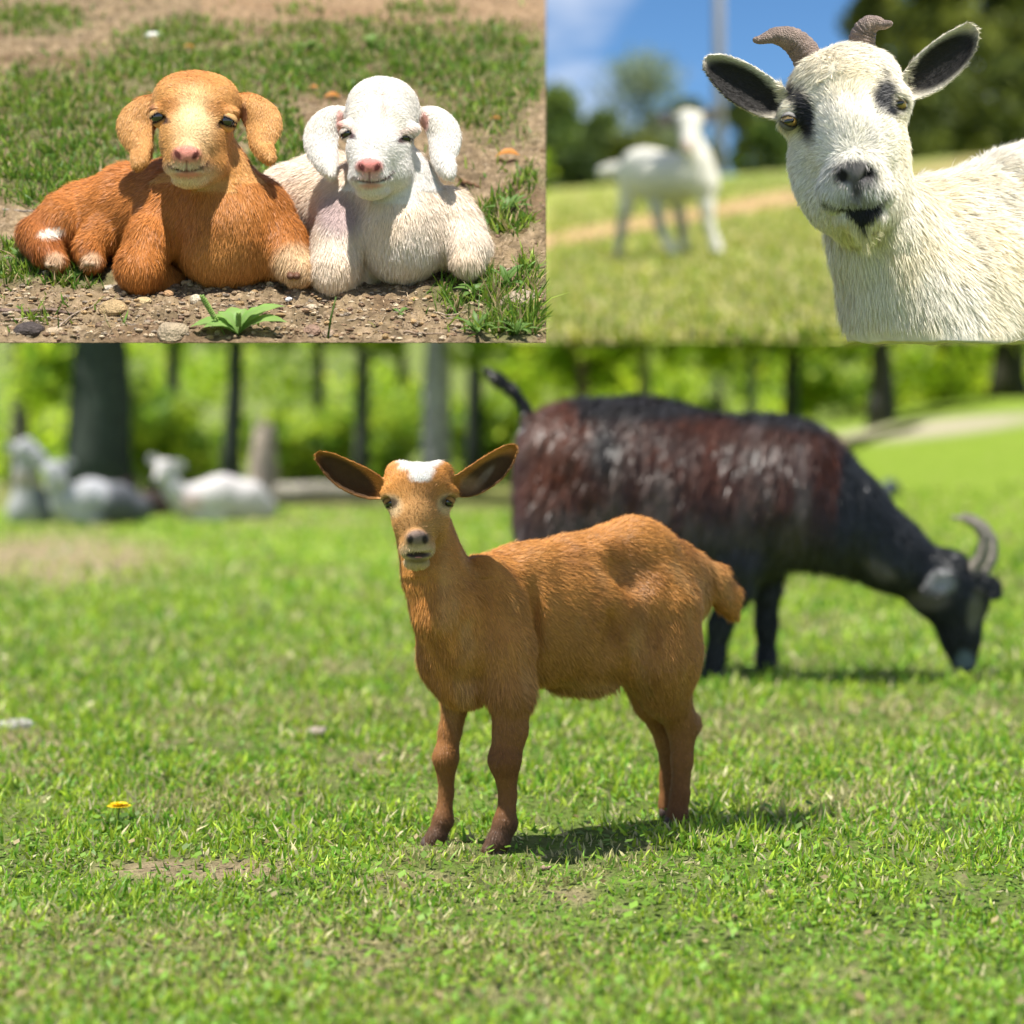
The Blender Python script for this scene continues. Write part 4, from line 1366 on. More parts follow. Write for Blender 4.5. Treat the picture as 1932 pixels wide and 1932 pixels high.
mtree(1492, 20, 34, DKB, 211, label='dark trunk above the shoulders of the dark goat', nleaf=1700, **LG)
mtree(1662, 21, 52, (0.08, 0.08, 0.08), 212, label='stout dark trunk where the gravel track starts', nleaf=1700, **LG)
mtree(1905, 22, 70, (0.05, 0.05, 0.035), 213, label='dark olive tree at the far right end of the wood', nleaf=5000, col=(.04, .07, .012), light=(.12, .15, .02))
mtree(40, 19, 40, (0.14, 0.14, 0.09), 214, label='mossy trunk at the far left end of the wood', nleaf=4500, col=(.09, .14, .03), light=(.2, .26, .06))
mtree(330, 21, 30, DKB, 215, label='slender leafy tree half hidden right of the thickest trunk', nleaf=3000, **LG)
mtree(1780, 24, 30, DKB, 216, label='slim leafy tree between the stout trunk and the olive tree', nleaf=3000, **LG)
mtree(760, 23, 22, DKB, 217, label='slender tree deep in the wood left of the pale grey trunk', nleaf=2600, **LG)
mtree(1000, 23, 26, (0.13, 0.10, 0.08), 218, label='dim trunk behind the raised tail of the dark goat', nleaf=2600, **LG)

# pale broken stump
sx = (497 - 966) / FPX * 16.0
root = thing('tree_stump', 'meadow', (sx, 16.0, 0), 'pale broken stump standing behind the white resting goat', 'stump')
v, f = tube([(sx - .02, 16, -.03), (sx, 16, .1), (sx + .01, 16, .33), (sx + .02, 16, .55), (sx + .035, 16.02, .63)], [.16, .125, .115, .09, .04], 12, .12)
mesh('stump_wood', 'meadow', v, f, M_BARK, root, const(v, TNB, .08))
v, f = merge([tube([(sx + a, 16 + b, .45), (sx + a * 1.2, 16 + b, .60 + c)], [.04, .008], 5) for a, b, c in ((-.05, 0, .08), (.04, .03, .0), (0, -.05, .12))])
mesh('splinter', 'meadow', v, f, M_WOOD, root, const(v, (0.42, 0.36, 0.30), .1))
# fallen log
pts = [((520 - 966) / FPX * 15, 15.0, .10), ((600 - 966) / FPX * 15, 15.05, .12), ((700 - 966) / FPX * 15, 15.1, .09)]
v, f = tube(pts, [.085, .08, .06], 10, .1)
o = mesh('fallen_log', 'meadow', v, f, M_BARK, None, const(v, (0.30, 0.27, 0.22), .1), origin=(-1.5, 15, 0))
tag(o, 'grey fallen log lying at the wood edge right of the stump', 'log')

# undergrowth and the depth of the wood
r_ = np.random.default_rng(301)
cs, rs = [], []
for i in range(150):
    Y = r_.uniform(22, 29); x = (r_.uniform(-250, 2200) - 966) / FPX * Y
    cap = min(4.5, .2 * Y) if x < -.3 else hill_z(x, Y) - .5
    z0 = meadow_z(np.array([x]), np.array([Y]))[0]
    cs.append((x, Y, z0 + r_.uniform(0.1, max(cap - z0 - .2, .3)))); rs.append(r_.uniform(.3, .6))
v, f, c = leaf_cloud(cs, rs, 30000, .065, (.30, .46, .03), (.66, .80, .06), 302)
o = mesh('woodland_foliage', 'meadow', v, f, M_SPRING, None, c, smooth=False)
tag(o, 'bright spring leaves filling the wood behind the meadow trees', 'foliage', kind='stuff')
for i, (px_, Y, hh, lab) in enumerate(((600, 19, .8, 'low bright green shrub behind the fallen log'), (300, 19, 1.1, 'yellow green shrub between the two dark trunks on the left'), (1290, 23, .7, 'leafy shrub beyond the dark goat\'s back'),
                                       (960, 21, .8, 'pale green shrub behind the standing kid\'s ear'), (1580, 24, .6, 'small shrub beside the stout dark trunk'), (745, 20, .9, 'bright shrub left of the pale grey trunk'))):
    x = (px_ - 966) / FPX * Y; b0 = float(meadow_z(np.array([x]), np.array([Y]))[0])
    rt = thing('shrub', 'meadow', (x, Y, b0), lab, 'shrub', 'shrubs at the edge of the wood')
    cs = [(x + random.uniform(-.5, .5), Y + random.uniform(-.3, .3), b0 + random.uniform(.1, .9) * hh) for _ in range(8)]
    v, f, c = leaf_cloud(cs, [random.uniform(.2, .38) for _ in cs], 3000, .05, (.18, .32, .03), (.46, .58, .05), 310 + i)
    mesh('foliage', 'meadow', v, f, M_LEAF, rt, c, smooth=False)
    v, f = merge([tube([(x, Y, b0 - .03), (c_[0], c_[1], c_[2])], [.015, .006], 5) for c_ in cs[:5]])
    mesh('stem', 'meadow', v, f, M_BARK, rt, const(v, DKB))

# trees beyond the hill
def htree(px, top, w, Y, seed, label, col=(.05, .085, .02), light=(.13, .17, .035), nleaf=5000, ncl=16, z0=.0, leafs=.11, trunk=.08, name='hill_tree'):
    x = (px - 966) / FPX * Y; b0 = float(hill_z(x, Y))
    H = EYE + (820 - top) / FPX * Y - b0
    sp = w / 2 / FPX * Y
    rr = random.Random(seed)
    root = thing(name, 'goat_hill', (x, Y, b0), label, 'tree', 'trees beyond the hill')
    pts = [(x + rr.uniform(-.05, .05) * H * .3, Y, b0 - .1 + H * .92 * t) for t in np.linspace(0, 1, 8)]
    parts = [tube(pts, [trunk * (1 - .7 * i / 7) for i in range(8)], 8, .08)]
    cs, rs = [], []
    for i in range(ncl):
        z = b0 + H * (z0 + (1 - z0) * rr.random() ** .8)
        u = (z - b0) / H
        q = sp * (1 - .75 * max(0, u - .45) / .55) * rr.uniform(.1, .85); an = rr.uniform(0, 6.28)
        r2 = min(sp * rr.uniform(.34, .55), H * .32)
        c_ = (x + math.cos(an) * q, Y + math.sin(an) * q * .6, min(z, b0 + H - r2 * .7))
        cs.append(c_); rs.append(r2)
        k = min(6, max(1, int(u * 7)))
        parts.append(tube([pts[k], tuple((pts[k][j] + c_[j]) / 2 for j in range(3)), c_], [trunk * .4, trunk * .25, trunk * .1], 5))
    v, f = merge(parts)
    mesh('trunk', 'goat_hill', v, f, M_BARK, root, const(v, (0.12, 0.10, 0.08), .1))
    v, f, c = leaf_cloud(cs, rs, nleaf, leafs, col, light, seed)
    mesh('crown', 'goat_hill', v, f, M_LEAF, root, c, smooth=False)


OL = dict(col=(.10, .13, .025), light=(.27, .30, .045))
htree(1075, 225, 190, 66, 415, 'hazy grey green tree at the back of the left group', col=(.14, .19, .09), light=(.26, .32, .15), nleaf=5000)  # haze put into the leaf colours here and on the next tree
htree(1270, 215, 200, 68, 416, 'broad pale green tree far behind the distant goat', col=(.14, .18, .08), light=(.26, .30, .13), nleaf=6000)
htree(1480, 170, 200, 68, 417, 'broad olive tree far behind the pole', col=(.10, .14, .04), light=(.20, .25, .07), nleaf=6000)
htree(1050, 165, 150, 60, 401, 'bushy green tree at the left border of the hill', col=(.11, .18, .04), light=(.24, .32, .07), nleaf=5500, ncl=24)
htree(1135, 210, 120, 56, 402, 'dull green tree left of the distant goat', nleaf=4500, ncl=22, col=(.10, .15, .04), light=(.20, .27, .07))
htree(1215, 100, 270, 66, 403, 'tallest pale airy tree behind the distant goat', col=(.17, .23, .13), light=(.30, .36, .19), nleaf=3800, ncl=30, leafs=.09)  # leaf colours paled to stand for haze
htree(1190, 255, 130, 52, 404, 'low dark bush behind the distant goat\'s back', nleaf=4000, **OL)
htree(1300, 190, 120, 60, 405, 'olive tree behind the distant goat\'s head', nleaf=5000, ncl=24, col=(.10, .14, .04), light=(.22, .26, .06))
htree(1395, 150, 110, 62, 406, 'olive green tree right beside the pole', nleaf=3200, col=(.10, .15, .03), light=(.22, .28, .05))
htree(1450, 235, 130, 56, 407, 'low green tree under the horned goat\'s ear', nleaf=3800, col=(.05, .10, .015), light=(.12, .19, .03))
htree(1540, 200, 130, 58, 408, 'green tree hidden behind the horned goat\'s head', nleaf=3000)
htree(1650, -90, 170, 62, 409, 'tall dark tree rising between the two horns', nleaf=9000, ncl=30, leafs=.15, **OL)
htree(1770, -150, 230, 58, 410, 'largest dark tree behind the horned goat\'s raised ear', nleaf=13000, ncl=38, leafs=.15, **OL)
htree(1900, -140, 220, 60, 411, 'dark tree at the right border above the white back', nleaf=13000, ncl=38, leafs=.15, **OL)
htree(1760, 130, 260, 54, 412, 'spreading dark bush in front of the tall trees', nleaf=7000, ncl=20, col=(.07, .10, .02), light=(.17, .21, .035))
htree(1930, 110, 200, 53, 413, 'dark bush at the right border above the white back', nleaf=5000, ncl=20, col=(.07, .10, .02), light=(.17, .21, .035))
htree(1080, 290, 140, 50, 414, 'dark low hedge bush at the left border of the hill', nleaf=4000, col=(.03, .055, .015), light=(.08, .12, .02))

# utility pole
x = (1358 - 966) / FPX * 50
root = thing('utility_pole', 'goat_hill', (x, 50, float(hill_z(x, 50))), 'tall grey pole standing behind the distant goat', 'pole')
v, f = tube([(x, 50, hill_z(x, 50) - .1), (x - .02, 50, 9.0), (x - .03, 50, 13.0)], [.15, .14, .12], 12)
mesh('pole_shaft', 'goat_hill', v, f, M_WOOD, root, const(v, (0.22, 0.22, 0.22), .04))
v, f = tube([(x - .9, 50, 12.4), (x + .85, 50, 12.4)], [.06, .06], 6)
mesh('crossarm', 'goat_hill', v, f, M_WOOD, root, const(v, (0.2, 0.19, 0.18), .04))
print('plants', round(time.time() - T0, 1))


# ================================================================== animals farther off
def grazing_goat():
    b = Body(4.62)
    sq = (0, 1, 0, 0.72)
    b.chain([(1075, 905, 30, 96), (1170, 925, 20, 142), (1290, 940, 5, 152), (1400, 942, -5, 138), (1490, 936, -15, 118)], 40, sq)
    b.ell((1080, 850, 30), (96, 92, 90), 40)
    b.ell((1200, 880, 20), (150, 122, 100), 50)
    b.ell((1465, 905, -15), (105, 112, 95), 50)
    b.ell((1060, 990, 20), (84, 120, 92), 40)
    b.chain([(1050, 1080, 60, 52), (1035, 1170, 80, 30), (1060, 1240, 80, 20), (1062, 1272, 80, 20)], 20)
    b.chain([(1090, 1080, -40, 52), (1075, 1170, -60, 30), (1098, 1240, -60, 20), (1100, 1276, -60, 20)], 20)
    b.chain([(1395, 1050, -50, 52), (1388, 1110, -50, 32), (1358, 1180, -45, 22), (1350, 1238, -45, 18), (1343, 1272, -55, 20)], 18)
    b.chain([(1445, 1040, 40, 50), (1447, 1110, 40, 26), (1446, 1180, 40, 21), (1446, 1240, 40, 18), (1446, 1270, 30, 21)], 18)
    b.chain([(1500, 925, -15, 112), (1580, 975, -20, 90), (1670, 1040, -20, 66), (1745, 1090, -20, 54)], 36)
    b.chain([(1780, 1095, -20, 60), (1800, 1140, -20, 50), (1812, 1200, -25, 36), (1818, 1246, -30, 25)], 22)
    b.ell((1835, 1120, -20), (34, 48, 40), 20)
    b.ell((1758, 1130, -20), (40, 34, 40), 22)
    b.chain([(1003, 812, 35, 22), (990, 765, 38, 9), (966, 735, 40, 11), (938, 714, 40, 12), (918, 696, 38, 7)], 10)
    b.ear([(1842, 1095, -60, 12), (1868, 1102, -70, 20), (1878, 1120, -75, 12)], 5, 8)
    b.ear([(1790, 1090, -70, 12), (1768, 1098, -85, 22), (1748, 1116, -92, 14)], 5, 8)
    root = thing('shaggy_goat', 'meadow', (0.45, 4.62, 0), 'large shaggy dark brown and black goat grazing with its head down', 'goat')
    BK = (0.022, 0.024, 0.026); RD = (0.13, 0.036, 0.016); SV = (0.21, 0.165, 0.15); BR = (0.075, 0.028, 0.017)

    def paint(px, py, d, N, V):
        C = np.tile(np.array(BK), (len(V), 1))
        q = V * np.array([1, 1, .38])
        n1 = noise(q, 9, 133, 3); n2 = noise(q, 30, 139, 2)
        up = 1 - sstep(930, 1060, py + 60 * (n1 - .5) + (px > 1330) * 18)
        up *= (px < 1575)
        C = lay(C, .9 * up, BR)
        C = lay(C, .9 * up * sstep(.42, .62, n1) * (1 - sstep(880, 960, py)), RD)
        band = np.exp(-((py - 945 + .05 * (px - 1300)) / 75.0) ** 2)
        C = lay(C, .5 * band * sstep(.40, .62, n2) * (px < 1560) * (px > 985), SV)
        C = lay(C, .5 * up * sstep(.6, .75, n2), SV)
        C = lay(C, .85 * blob(px, py, 1150, 830, 26, 46, 0, .6), BK)
        C = lay(C, .9 * (1 - sstep(778, 792, py + .0 * px - np.maximum(px - 1330, 0) * .12)) * (px > 1100), BK)
        C = lay(C, .95 * ((px < 1010) & (py < 805)), BK)
        C = lay(C, .85 * blob(px, py, 1776, 1096, 26, 22, 0, .5), (0.42, 0.42, 0.42))
        C = lay(C, .7 * np.maximum(blob(px, py, 1752, 1132, 40, 20), blob(px, py, 1660, 1070, 34, 16, 35)), (0.20, 0.17, 0.165))
        C = lay(C, .8 * blob(px, py, 1840, 1150, 14, 40, 10), (0.18, 0.17, 0.12))
        C = lay(C, .8 * blob(px, py, 1820, 1250, 18, 22), (0.20, 0.26, 0.30))
        dens = np.where(py > 1130, .35, 1.0); L = np.full(len(V), 0.048)
        L *= 1 - .75 * sstep(1050, 1150, py)
        L *= np.where(px > 1600, .45, 1)
        L *= np.where((px < 1010) & (py < 800), .3, 1)
        return C, dens, L

    V, Q, N, C, dens, L = build_coat(b, 'body', root, 'meadow', 0.0085, paint, M_FARCOAT)
    fl = flowfield(b, [((1100, 830, 0), 200, (-.3, 0, -1)), ((1450, 900, 0), 200, (-.15, 0, -1)), ((1300, 780, 0), 150, (-.6, -.3, -.8)), ((1650, 1040, 0), 120, (.5, 0, -1))], (-.2, -.1, -1))
    strands('coat_hair', 'meadow', root, V, Q, N, C, 70000, L, 0.0021, fl, 0.28, 0.25, mat=M_FURDARK, dens=dens, seed=45, droop=.35, var=.3, tipgain=1.4)
    for pts in ([(1828, 1086, -45, 17), (1852, 1050, -55, 15.5), (1858, 1015, -60, 13), (1842, 990, -60, 10), (1815, 978, -58, 6), (1795, 976, -56, 3)],
                [(1848, 1090, 5, 16), (1872, 1050, 15, 14), (1872, 1018, 20, 12), (1858, 992, 22, 9), (1836, 976, 24, 6), (1815, 970, 24, 3)]):
        P = np.array(pts, float); t = np.linspace(0, len(P) - 1, 26)
        S = np.column_stack([np.interp(t, range(len(P)), P[:, i]) for i in range(4)])
        v, f = tube([b.P(p[:3]) for p in S], [p[3] * .85 * b.s * (1 + .05 * math.sin(i * 2)) for i, p in enumerate(S)], 12)
        mesh('horn', 'meadow', v, f, M_HORN, root, const(v, (0.38, 0.33, 0.27), .06))
    mesh('eye', 'meadow', *ball(b.P((1800, 1128, -66)), 8 * b.s), M_EYE, root)
    hv = [tube([b.P((hx + k_, hy - 10, hd_)), b.P((hx + k_ - 2, hy + 8, hd_ - 6))], [11 * b.s, 13 * b.s], 8) for hx, hy, hd_ in ((1344, 1272, -55),) for k_ in (-7, 7)]
    for hx, hy, hd_ in ((1344, 1274, -55), (1446, 1272, 30), (1100, 1278, -60), (1062, 1274, 80)):
        v, f = merge([tube([b.P((hx + k_, hy - 10, hd_)), b.P((hx + k_ - 2, hy + 8, hd_ - 6))], [10 * b.s, 12 * b.s], 8) for k_ in (-7, 7)])
        mesh('hoof', 'meadow', v, f, M_HOOF, root, const(v, (0.03, 0.03, 0.03)))
    return root


def distant_goat():
    b = Body(12.2)
    b.chain([(1205, 330, 30, 40), (1240, 335, 15, 46), (1280, 335, -5, 44), (1312, 335, -25, 38)], 16)
    b.ell((1215, 305, 25), (40, 26, 34), 16)
    b.chain([(1324, 345, -30, 33), (1316, 305, -38, 26), (1306, 265, -40, 20)], 12)
    b.ell((1298, 228, -50), (27, 21, 25), 8)
    b.chain([(1298, 240, -58, 21), (1297, 280, -86, 13)], 6)
    b.ear([(1278, 230, -40, 6), (1262, 226, -38, 13), (1247, 222, -36, 9)], 2.5, 3)
    b.ear([(1318, 226, -40, 6), (1332, 220, -38, 13), (1343, 214, -36, 9)], 2.5, 3)
    b.chain([(1185, 325, 40, 11), (1160, 322, 45, 15), (1138, 325, 48, 13)], 8)
    b.chain([(1192, 345, 30, 27), (1180, 395, 35, 13), (1172, 430, 35, 9), (1165, 492, 30, 8)], 8)
    b.chain([(1232, 350, 5, 24), (1240, 395, 0, 13), (1246, 430, 0, 10), (1262, 462, -8, 9), (1277, 484, -14, 10)], 8)
    b.chain([(1275, 350, 10, 22), (1280, 395, 10, 11), (1287, 430, 12, 9), (1291, 470, 10, 9)], 8)
    b.chain([(1330, 340, -35, 22), (1334, 395, -40, 13), (1338, 425, -40, 9), (1348, 455, -42, 9), (1354, 474, -46, 11)], 8)
    root = thing('distant_goat', 'goat_hill', tuple(W(1260, 480, 12.2)), 'white goat standing out on the hill, blurred, with dark ears', 'goat')

    def paint(px, py, d, N, V):
        C = np.tile(np.array((0.74, 0.71, 0.62)), (len(V), 1))
        n1 = noise(V, 3, 143, 2)
        C = lay(C, .4 * n1, (0.6, 0.58, 0.5))
        C = lay(C, .5 * blob(px, py, 1265, 375, 50, 25), (0.45, 0.44, 0.38))
        C = lay(C, .75 * ((py > 400) & (px < 1210)), (0.30, 0.30, 0.28))
        C = lay(C, .7 * blob(px, py, 1238, 430, 12, 30) + .7 * blob(px, py, 1288, 425, 12, 30), (0.16, 0.14, 0.12))
        C = lay(C, .9 * (((px < 1270) | (px > 1326)) & (py < 245) & (py > 205)), (0.05, 0.04, 0.04))
        C = lay(C, .8 * blob(px, py, 1297, 275, 10, 10), (0.5, 0.3, 0.26))
        C = lay(C, .8 * blob(px, py, 1274, 248, 9, 24), (0.06, 0.06, 0.06))
        C = lay(C, .45 * blob(px, py, 1250, 370, 55, 40, 0, .6), (0.36, 0.37, 0.33))  # shading under the body, painted into the coat
        return C, np.ones(len(V)), np.full(len(V), .02)
    build_coat(b, 'body', root, 'goat_hill', 0.011, paint, M_FARCOAT)
    for c in ((1284, 232, -68), (1311, 230, -68)):
        mesh('eye', 'goat_hill', *ball(b.P(c), 3.2 * b.s, 10, 8), M_EYE, root)
    for hx, hy, hd_ in ((1165, 492, 28), (1280, 488, -16), (1292, 474, 8), (1356, 479, -48)):
        v, f = tube([b.P((hx, hy - 5, hd_)), b.P((hx + 1, hy + 3, hd_ - 2))], [8 * b.s, 9 * b.s], 8)
        mesh('hoof', 'goat_hill', v, f, M_HOOF, root, const(v, (0.12, 0.1, 0.08)))


def resting_goat(Y0, prims, ears, cols, label, loc, group=None, eyes=()):
    b = Body(Y0)
    for p in prims:
        if p[0] == 'e': b.ell(*p[1:])
        else: b.chain(*p[1:])
    for e in ears: b.ear(e, 2.2, 3)
    root = thing('resting_goat', 'meadow', loc, label, 'goat', group)

    def paint(px, py, d, N, V):
        n1 = noise(V, 4, 153, 2)
        C = np.tile(np.array(cols[0]), (len(V), 1)) * (.85 + .3 * n1)[:, None]
        for (m, col) in cols[1]:
            C = lay(C, .9 * blob(px, py, *m), col)
        return C, np.ones(len(V)), np.full(len(V), .02)
    build_coat(b, 'body', root, 'meadow', 0.011, paint, M_FARCOAT)
    for c in eyes:
        mesh('eye', 'meadow', *ball(b.P(c), 3.4 * b.s, 10, 8), M_EYE, root)
    return root


grazing_goat()
distant_goat()
GW = (0.40, 0.40, 0.40)
resting_goat(12.9, [('c', [(370, 945, 0, 34), (420, 940, 5, 42), (470, 948, 8, 38), (500, 962, 5, 24)], 16), ('c', [(352, 950, -8, 28), (330, 925, -14, 20), (316, 900, -16, 17)], 10),
                    ('c', [(312, 885, -16, 19), (300, 902, -30, 11)], 8), ('c', [(370, 972, -20, 13), (420, 978, -28, 9)], 8)],
             [[(325, 880, -14, 5), (336, 877, -14, 9), (346, 880, -14, 5)], [(298, 874, -14, 5), (289, 868, -14, 8), (283, 864, -14, 4)]],
             ((0.66, 0.62, 0.60), [((360, 950, 25, 20), (0.70, 0.52, 0.48))]), 'white goat lying down in front of the pale stump', (-1.9, 12.9, 0), eyes=((302, 886, -30),))
resting_goat(13.3, [('c', [(60, 950, 0, 34), (50, 965, -6, 34), (90, 968, 0, 26)], 14), ('c', [(52, 940, -8, 28), (50, 900, -12, 22), (48, 870, -14, 20)], 12),
                    ('c', [(50, 850, -16, 24), (70, 862, -26, 14), (84, 868, -32, 9)], 8)],
             [[(32, 846, -12, 6), (20, 842, -12, 9), (10, 842, -12, 5)]],
             (GW, [((92, 930, 26, 60), (0.10, 0.11, 0.12)), ((50, 905, 30, 18), (0.42, 0.36, 0.28))]), 'grey and white goat sitting upright, leftmost of the resting goats', (-3.1, 13.3, 0), eyes=((62, 848, -36),))
resting_goat(12.7, [('c', [(130, 955, 0, 32), (170, 945, 8, 40), (225, 950, 10, 36), (265, 962, 5, 24)], 14), ('c', [(120, 945, -8, 26), (108, 915, -14, 20), (104, 895, -18, 18)], 10),
                    ('c', [(104, 888, -20, 19), (118, 905, -34, 11)], 8), ('c', [(140, 974, -18, 12), (190, 980, -24, 9)], 8)],
             [[(90, 882, -16, 5), (80, 876, -16, 9), (72, 876, -16, 4)], [(120, 880, -16, 5), (130, 874, -16, 8), (138, 874, -16, 4)]],
             ((0.50, 0.50, 0.51), [((235, 950, 62, 50), (0.07, 0.075, 0.09)), ((185, 930, 20, 30), (0.5, 0.5, 0.52))]), 'white goat with grey hindquarters lying below the thickest trunk', (-2.6, 12.7, 0), eyes=((112, 886, -38),))
resting_goat(13.6, [('c', [(240, 958, 0, 26), (285, 955, 5, 28), (318, 962, 5, 20)], 12), ('c', [(240, 950, -6, 20), (226, 930, -10, 16)], 8), ('c', [(224, 924, -12, 15), (214, 938, -22, 9)], 8)],
             [[(236, 914, -10, 5), (246, 910, -10, 8), (253, 911, -10, 4)]],
             ((0.06, 0.04, 0.035), []), 'small dark brown goat lying between the two white goats', (-2.5, 13.6, 0), eyes=((217, 922, -24),))
print('far animals', round(time.time() - T0, 1))


# ================================================================== small things on the bank
def pebble(c, r, up, seed, sq=(1, 1, .6), n=8, m=6):
    rr = np.random.default_rng(seed)
    v, f = ball((0, 0, 0), 1, n, m)
    v = v * (1 + .5 * (noise(v + seed * 3.1, 1.3, seed, 2) - .5))[:, None]
    v = v * np.array(sq) * r
    a = rr.uniform(0, 6.28)
    v = np.column_stack([v[:, 0] * math.cos(a) - v[:, 1] * math.sin(a), v[:, 0] * math.sin(a) + v[:, 1] * math.cos(a), v[:, 2]])
    Z = np.array(up, float); Xa = np.array([1.0, 0, 0]); Ya = np.cross(Z, Xa)
    return v[:, :1] * Xa + v[:, 1:2] * Ya + v[:, 2:3] * Z + np.array(c), f


PXS = 2.55 / FPX
# gravel
r_ = np.random.default_rng(501)
n = 5200
row = np.concatenate([r_.uniform(515, 642, 3600), r_.uniform(-40, 640, 1600)]); px = r_.uniform(-120, 1026, n)
g_ = bank_green(px, row); keep = (r_.random(n) > g_ * .9) & (row < 640)
row, px = row[keep], px[keep]; n = len(row)
sz = PXS * (1.6 + 6.5 * r_.random(n) ** 3.5)
Y = 3640.0 / (row + 850.0)
P = np.column_stack([(px - 966) / FPX * Y, Y, EYE + (820 - row) / FPX * Y])
P = P + BANK_N * ((noise(P, 28, 54, 3) - .5) * .022 + (noise(P, 110, 56, 2) - .5) * .010)[:, None]
base, bf = ball((0, 0, 0), 1, 6, 4)
protos = [base * (1 + .7 * (noise(base + i * 7.3, 1.2, i, 2) - .5))[:, None] for i in range(12)]
VV, FF3, FF4, CC = [], [], [], []
pal = np.array([(0.38, 0.27, 0.17), (0.28, 0.18, 0.11), (0.44, 0.33, 0.21), (0.20, 0.13, 0.085), (0.42, 0.28, 0.14), (0.30, 0.24, 0.18), (0.50, 0.40, 0.27)])
for i in range(n):
    v = protos[i % 12] * sz[i] * np.array([r_.uniform(.8, 1.5), r_.uniform(.7, 1.2), r_.uniform(.4, .8)])
    a = r_.uniform(0, 6.28); v = np.column_stack([v[:, 0] * math.cos(a) - v[:, 1] * math.sin(a), v[:, 0] * math.sin(a) + v[:, 1] * math.cos(a), v[:, 2]])
    o = sum(len(x) for x in VV) if False else i * len(base)
    VV.append(v + P[i] + BANK_N * sz[i] * .15); FF4.append(bf[0] + o); FF3.append(bf[1] + o)
    CC.append(np.tile(pal[r_.integers(7)] * r_.uniform(.75, 1.25), (len(base), 1)))
o = mesh('gravel', 'kid_bank', np.vstack(VV), [np.vstack(FF4), np.vstack(FF3)], M_STONE, None, np.vstack(CC), smooth=False)
tag(o, 'small tan gravel strewn over the bare soil of the bank', 'gravel', kind='stuff')

# stones one can point to
STONES = [(215, 587, 26, (0.44, 0.31, 0.16), 'flat ochre stone on the gravel below the tan kid\'s folded knee'),
          (325, 632, 30, (0.38, 0.30, 0.20), 'angular buff stone left of the plantain rosette'),
          (55, 628, 24, (0.075, 0.06, 0.055), 'dark lump of earth in the lower left corner of the bank'),
          (100, 628, 12, (0.50, 0.38, 0.25), 'round tan pebble right of the dark lump'),
          (237, 622, 10, (0.50, 0.30, 0.16), 'rounded orange pebble between ochre stone and buff stone'),
          (620, 632, 12, (0.36, 0.26, 0.18), 'brown pebble at the foot of the single grass stem'),
          (590, 626, 16, (0.33, 0.21, 0.15), 'reddish brown flat stone left of the single grass stem'),
          (270, 571, 13, (0.50, 0.38, 0.2), 'pale yellow stone just under the tan kid\'s knee'),
          (318, 556, 10, (0.45, 0.27, 0.14), 'small rusty stone tucked under the tan kid\'s chest'),
          (545, 566, 7, (0.66, 0.64, 0.62), 'small whitish pebble below the stretched hoof'),
          (978, 578, 36, (0.42, 0.33, 0.24), 'broad flat tan stone half buried at the bank\'s right edge'),
          (372, 568, 14, (0.56, 0.47, 0.34), 'light buff pebble left of the plantain flower spike'),
          (205, 545, 9, (0.52, 0.46, 0.38), 'small grey tan pebble behind the folded knee'),
          (586, 584, 12, (0.52, 0.42, 0.30), 'tan pebble just left of the tip of the grass stem'),
          (290, 72, 15, (0.78, 0.77, 0.72), 'white stone in the grass far behind the tan kid')]
for i, (px_, rw, rp_, col, lab) in enumerate(STONES):
    Y = 3640.0 / (rw + 850); r = rp_ * Y / FPX
    c = bank(px_, rw, r * .18)
    v, f = pebble(c, r, BANK_N, 520 + i, (1.15, 1.0, .42 if rp_ > 40 else .62), 14, 9)
    n_ = noise(v, 120, 5 + i, 2)
    o = mesh('stone', 'kid_bank', v, f, M_STONE, None, np.array(col) * (.75 + .5 * n_)[:, None], origin=tuple(c), smooth=rp_ < 12)
    tag(o, lab, 'stone', 'loose stones on the bank')

# twigs and straws
TW = [([(5, 398), (60, 402), (110, 410)], 2.6, (0.34, 0.29, 0.24), 'pale dry twig lying left of the tan kid\'s back'),
      ([(0, 590), (50, 594), (95, 590), (140, 596)], 5, (0.20, 0.14, 0.11), 'dark brown root on the gravel at the left border'),
      ([(95, 632), (140, 596), (180, 580), (205, 570)], 2.0, (0.36, 0.28, 0.21), 'long thin curved twig on the gravel left of the ochre stone'),
      ([(20, 606), (70, 601), (120, 606)], 2.0, (0.42, 0.34, 0.26), 'thin straw lying below the dark root'),
      ([(868, 344), (905, 356)], 5.5, (0.20, 0.11, 0.06), 'short thick brown stick right of the white kid'),
      ([(640, 612), (690, 600), (725, 604)], 1.8, (0.40, 0.31, 0.22), 'thin dry straw right of the single grass stem'),
      ([(760, 628), (800, 634), (838, 632)], 2.4, (0.33, 0.24, 0.17), 'brown twig near the lower right weeds'),
      ([(935, 520), (975, 505), (1015, 515)], 2.0, (0.45, 0.37, 0.27), 'pale straw across the right grass tuft'),
      ([(815, 590), (850, 600), (880, 590)], 1.8, (0.44, 0.35, 0.25), 'curved straw below the right weed rosette'),
      ([(880, 230), (930, 236)], 3.0, (0.26, 0.17, 0.10), 'dark short stick far right behind the white kid')]
for i, (pts, rp_, col, lab) in enumerate(TW):
    c = bank(*pts[0])
    Q3 = [bank(a, b_, PXS * (rp_ * .6 + (3 if 0 < k < len(pts) - 1 else 1))) for k, (a, b_) in enumerate(pts)]
    T = np.linspace(0, len(Q3) - 1, 4 * len(Q3)); A = np.array(Q3)
    S = np.column_stack([np.interp(T, range(len(Q3)), A[:, j]) for j in range(3)]) + np.random.default_rng(i).normal(0, .0006, (len(T), 3))
    v, f = tube(S, np.linspace(rp_, rp_ * .5, len(S)) * PXS, 6, .15)
    o = mesh('twig', 'kid_bank', v, f, M_WOOD, None, const(v, col, .1), origin=tuple(c))
    tag(o, lab, 'twig', 'twigs and straws on the bank')
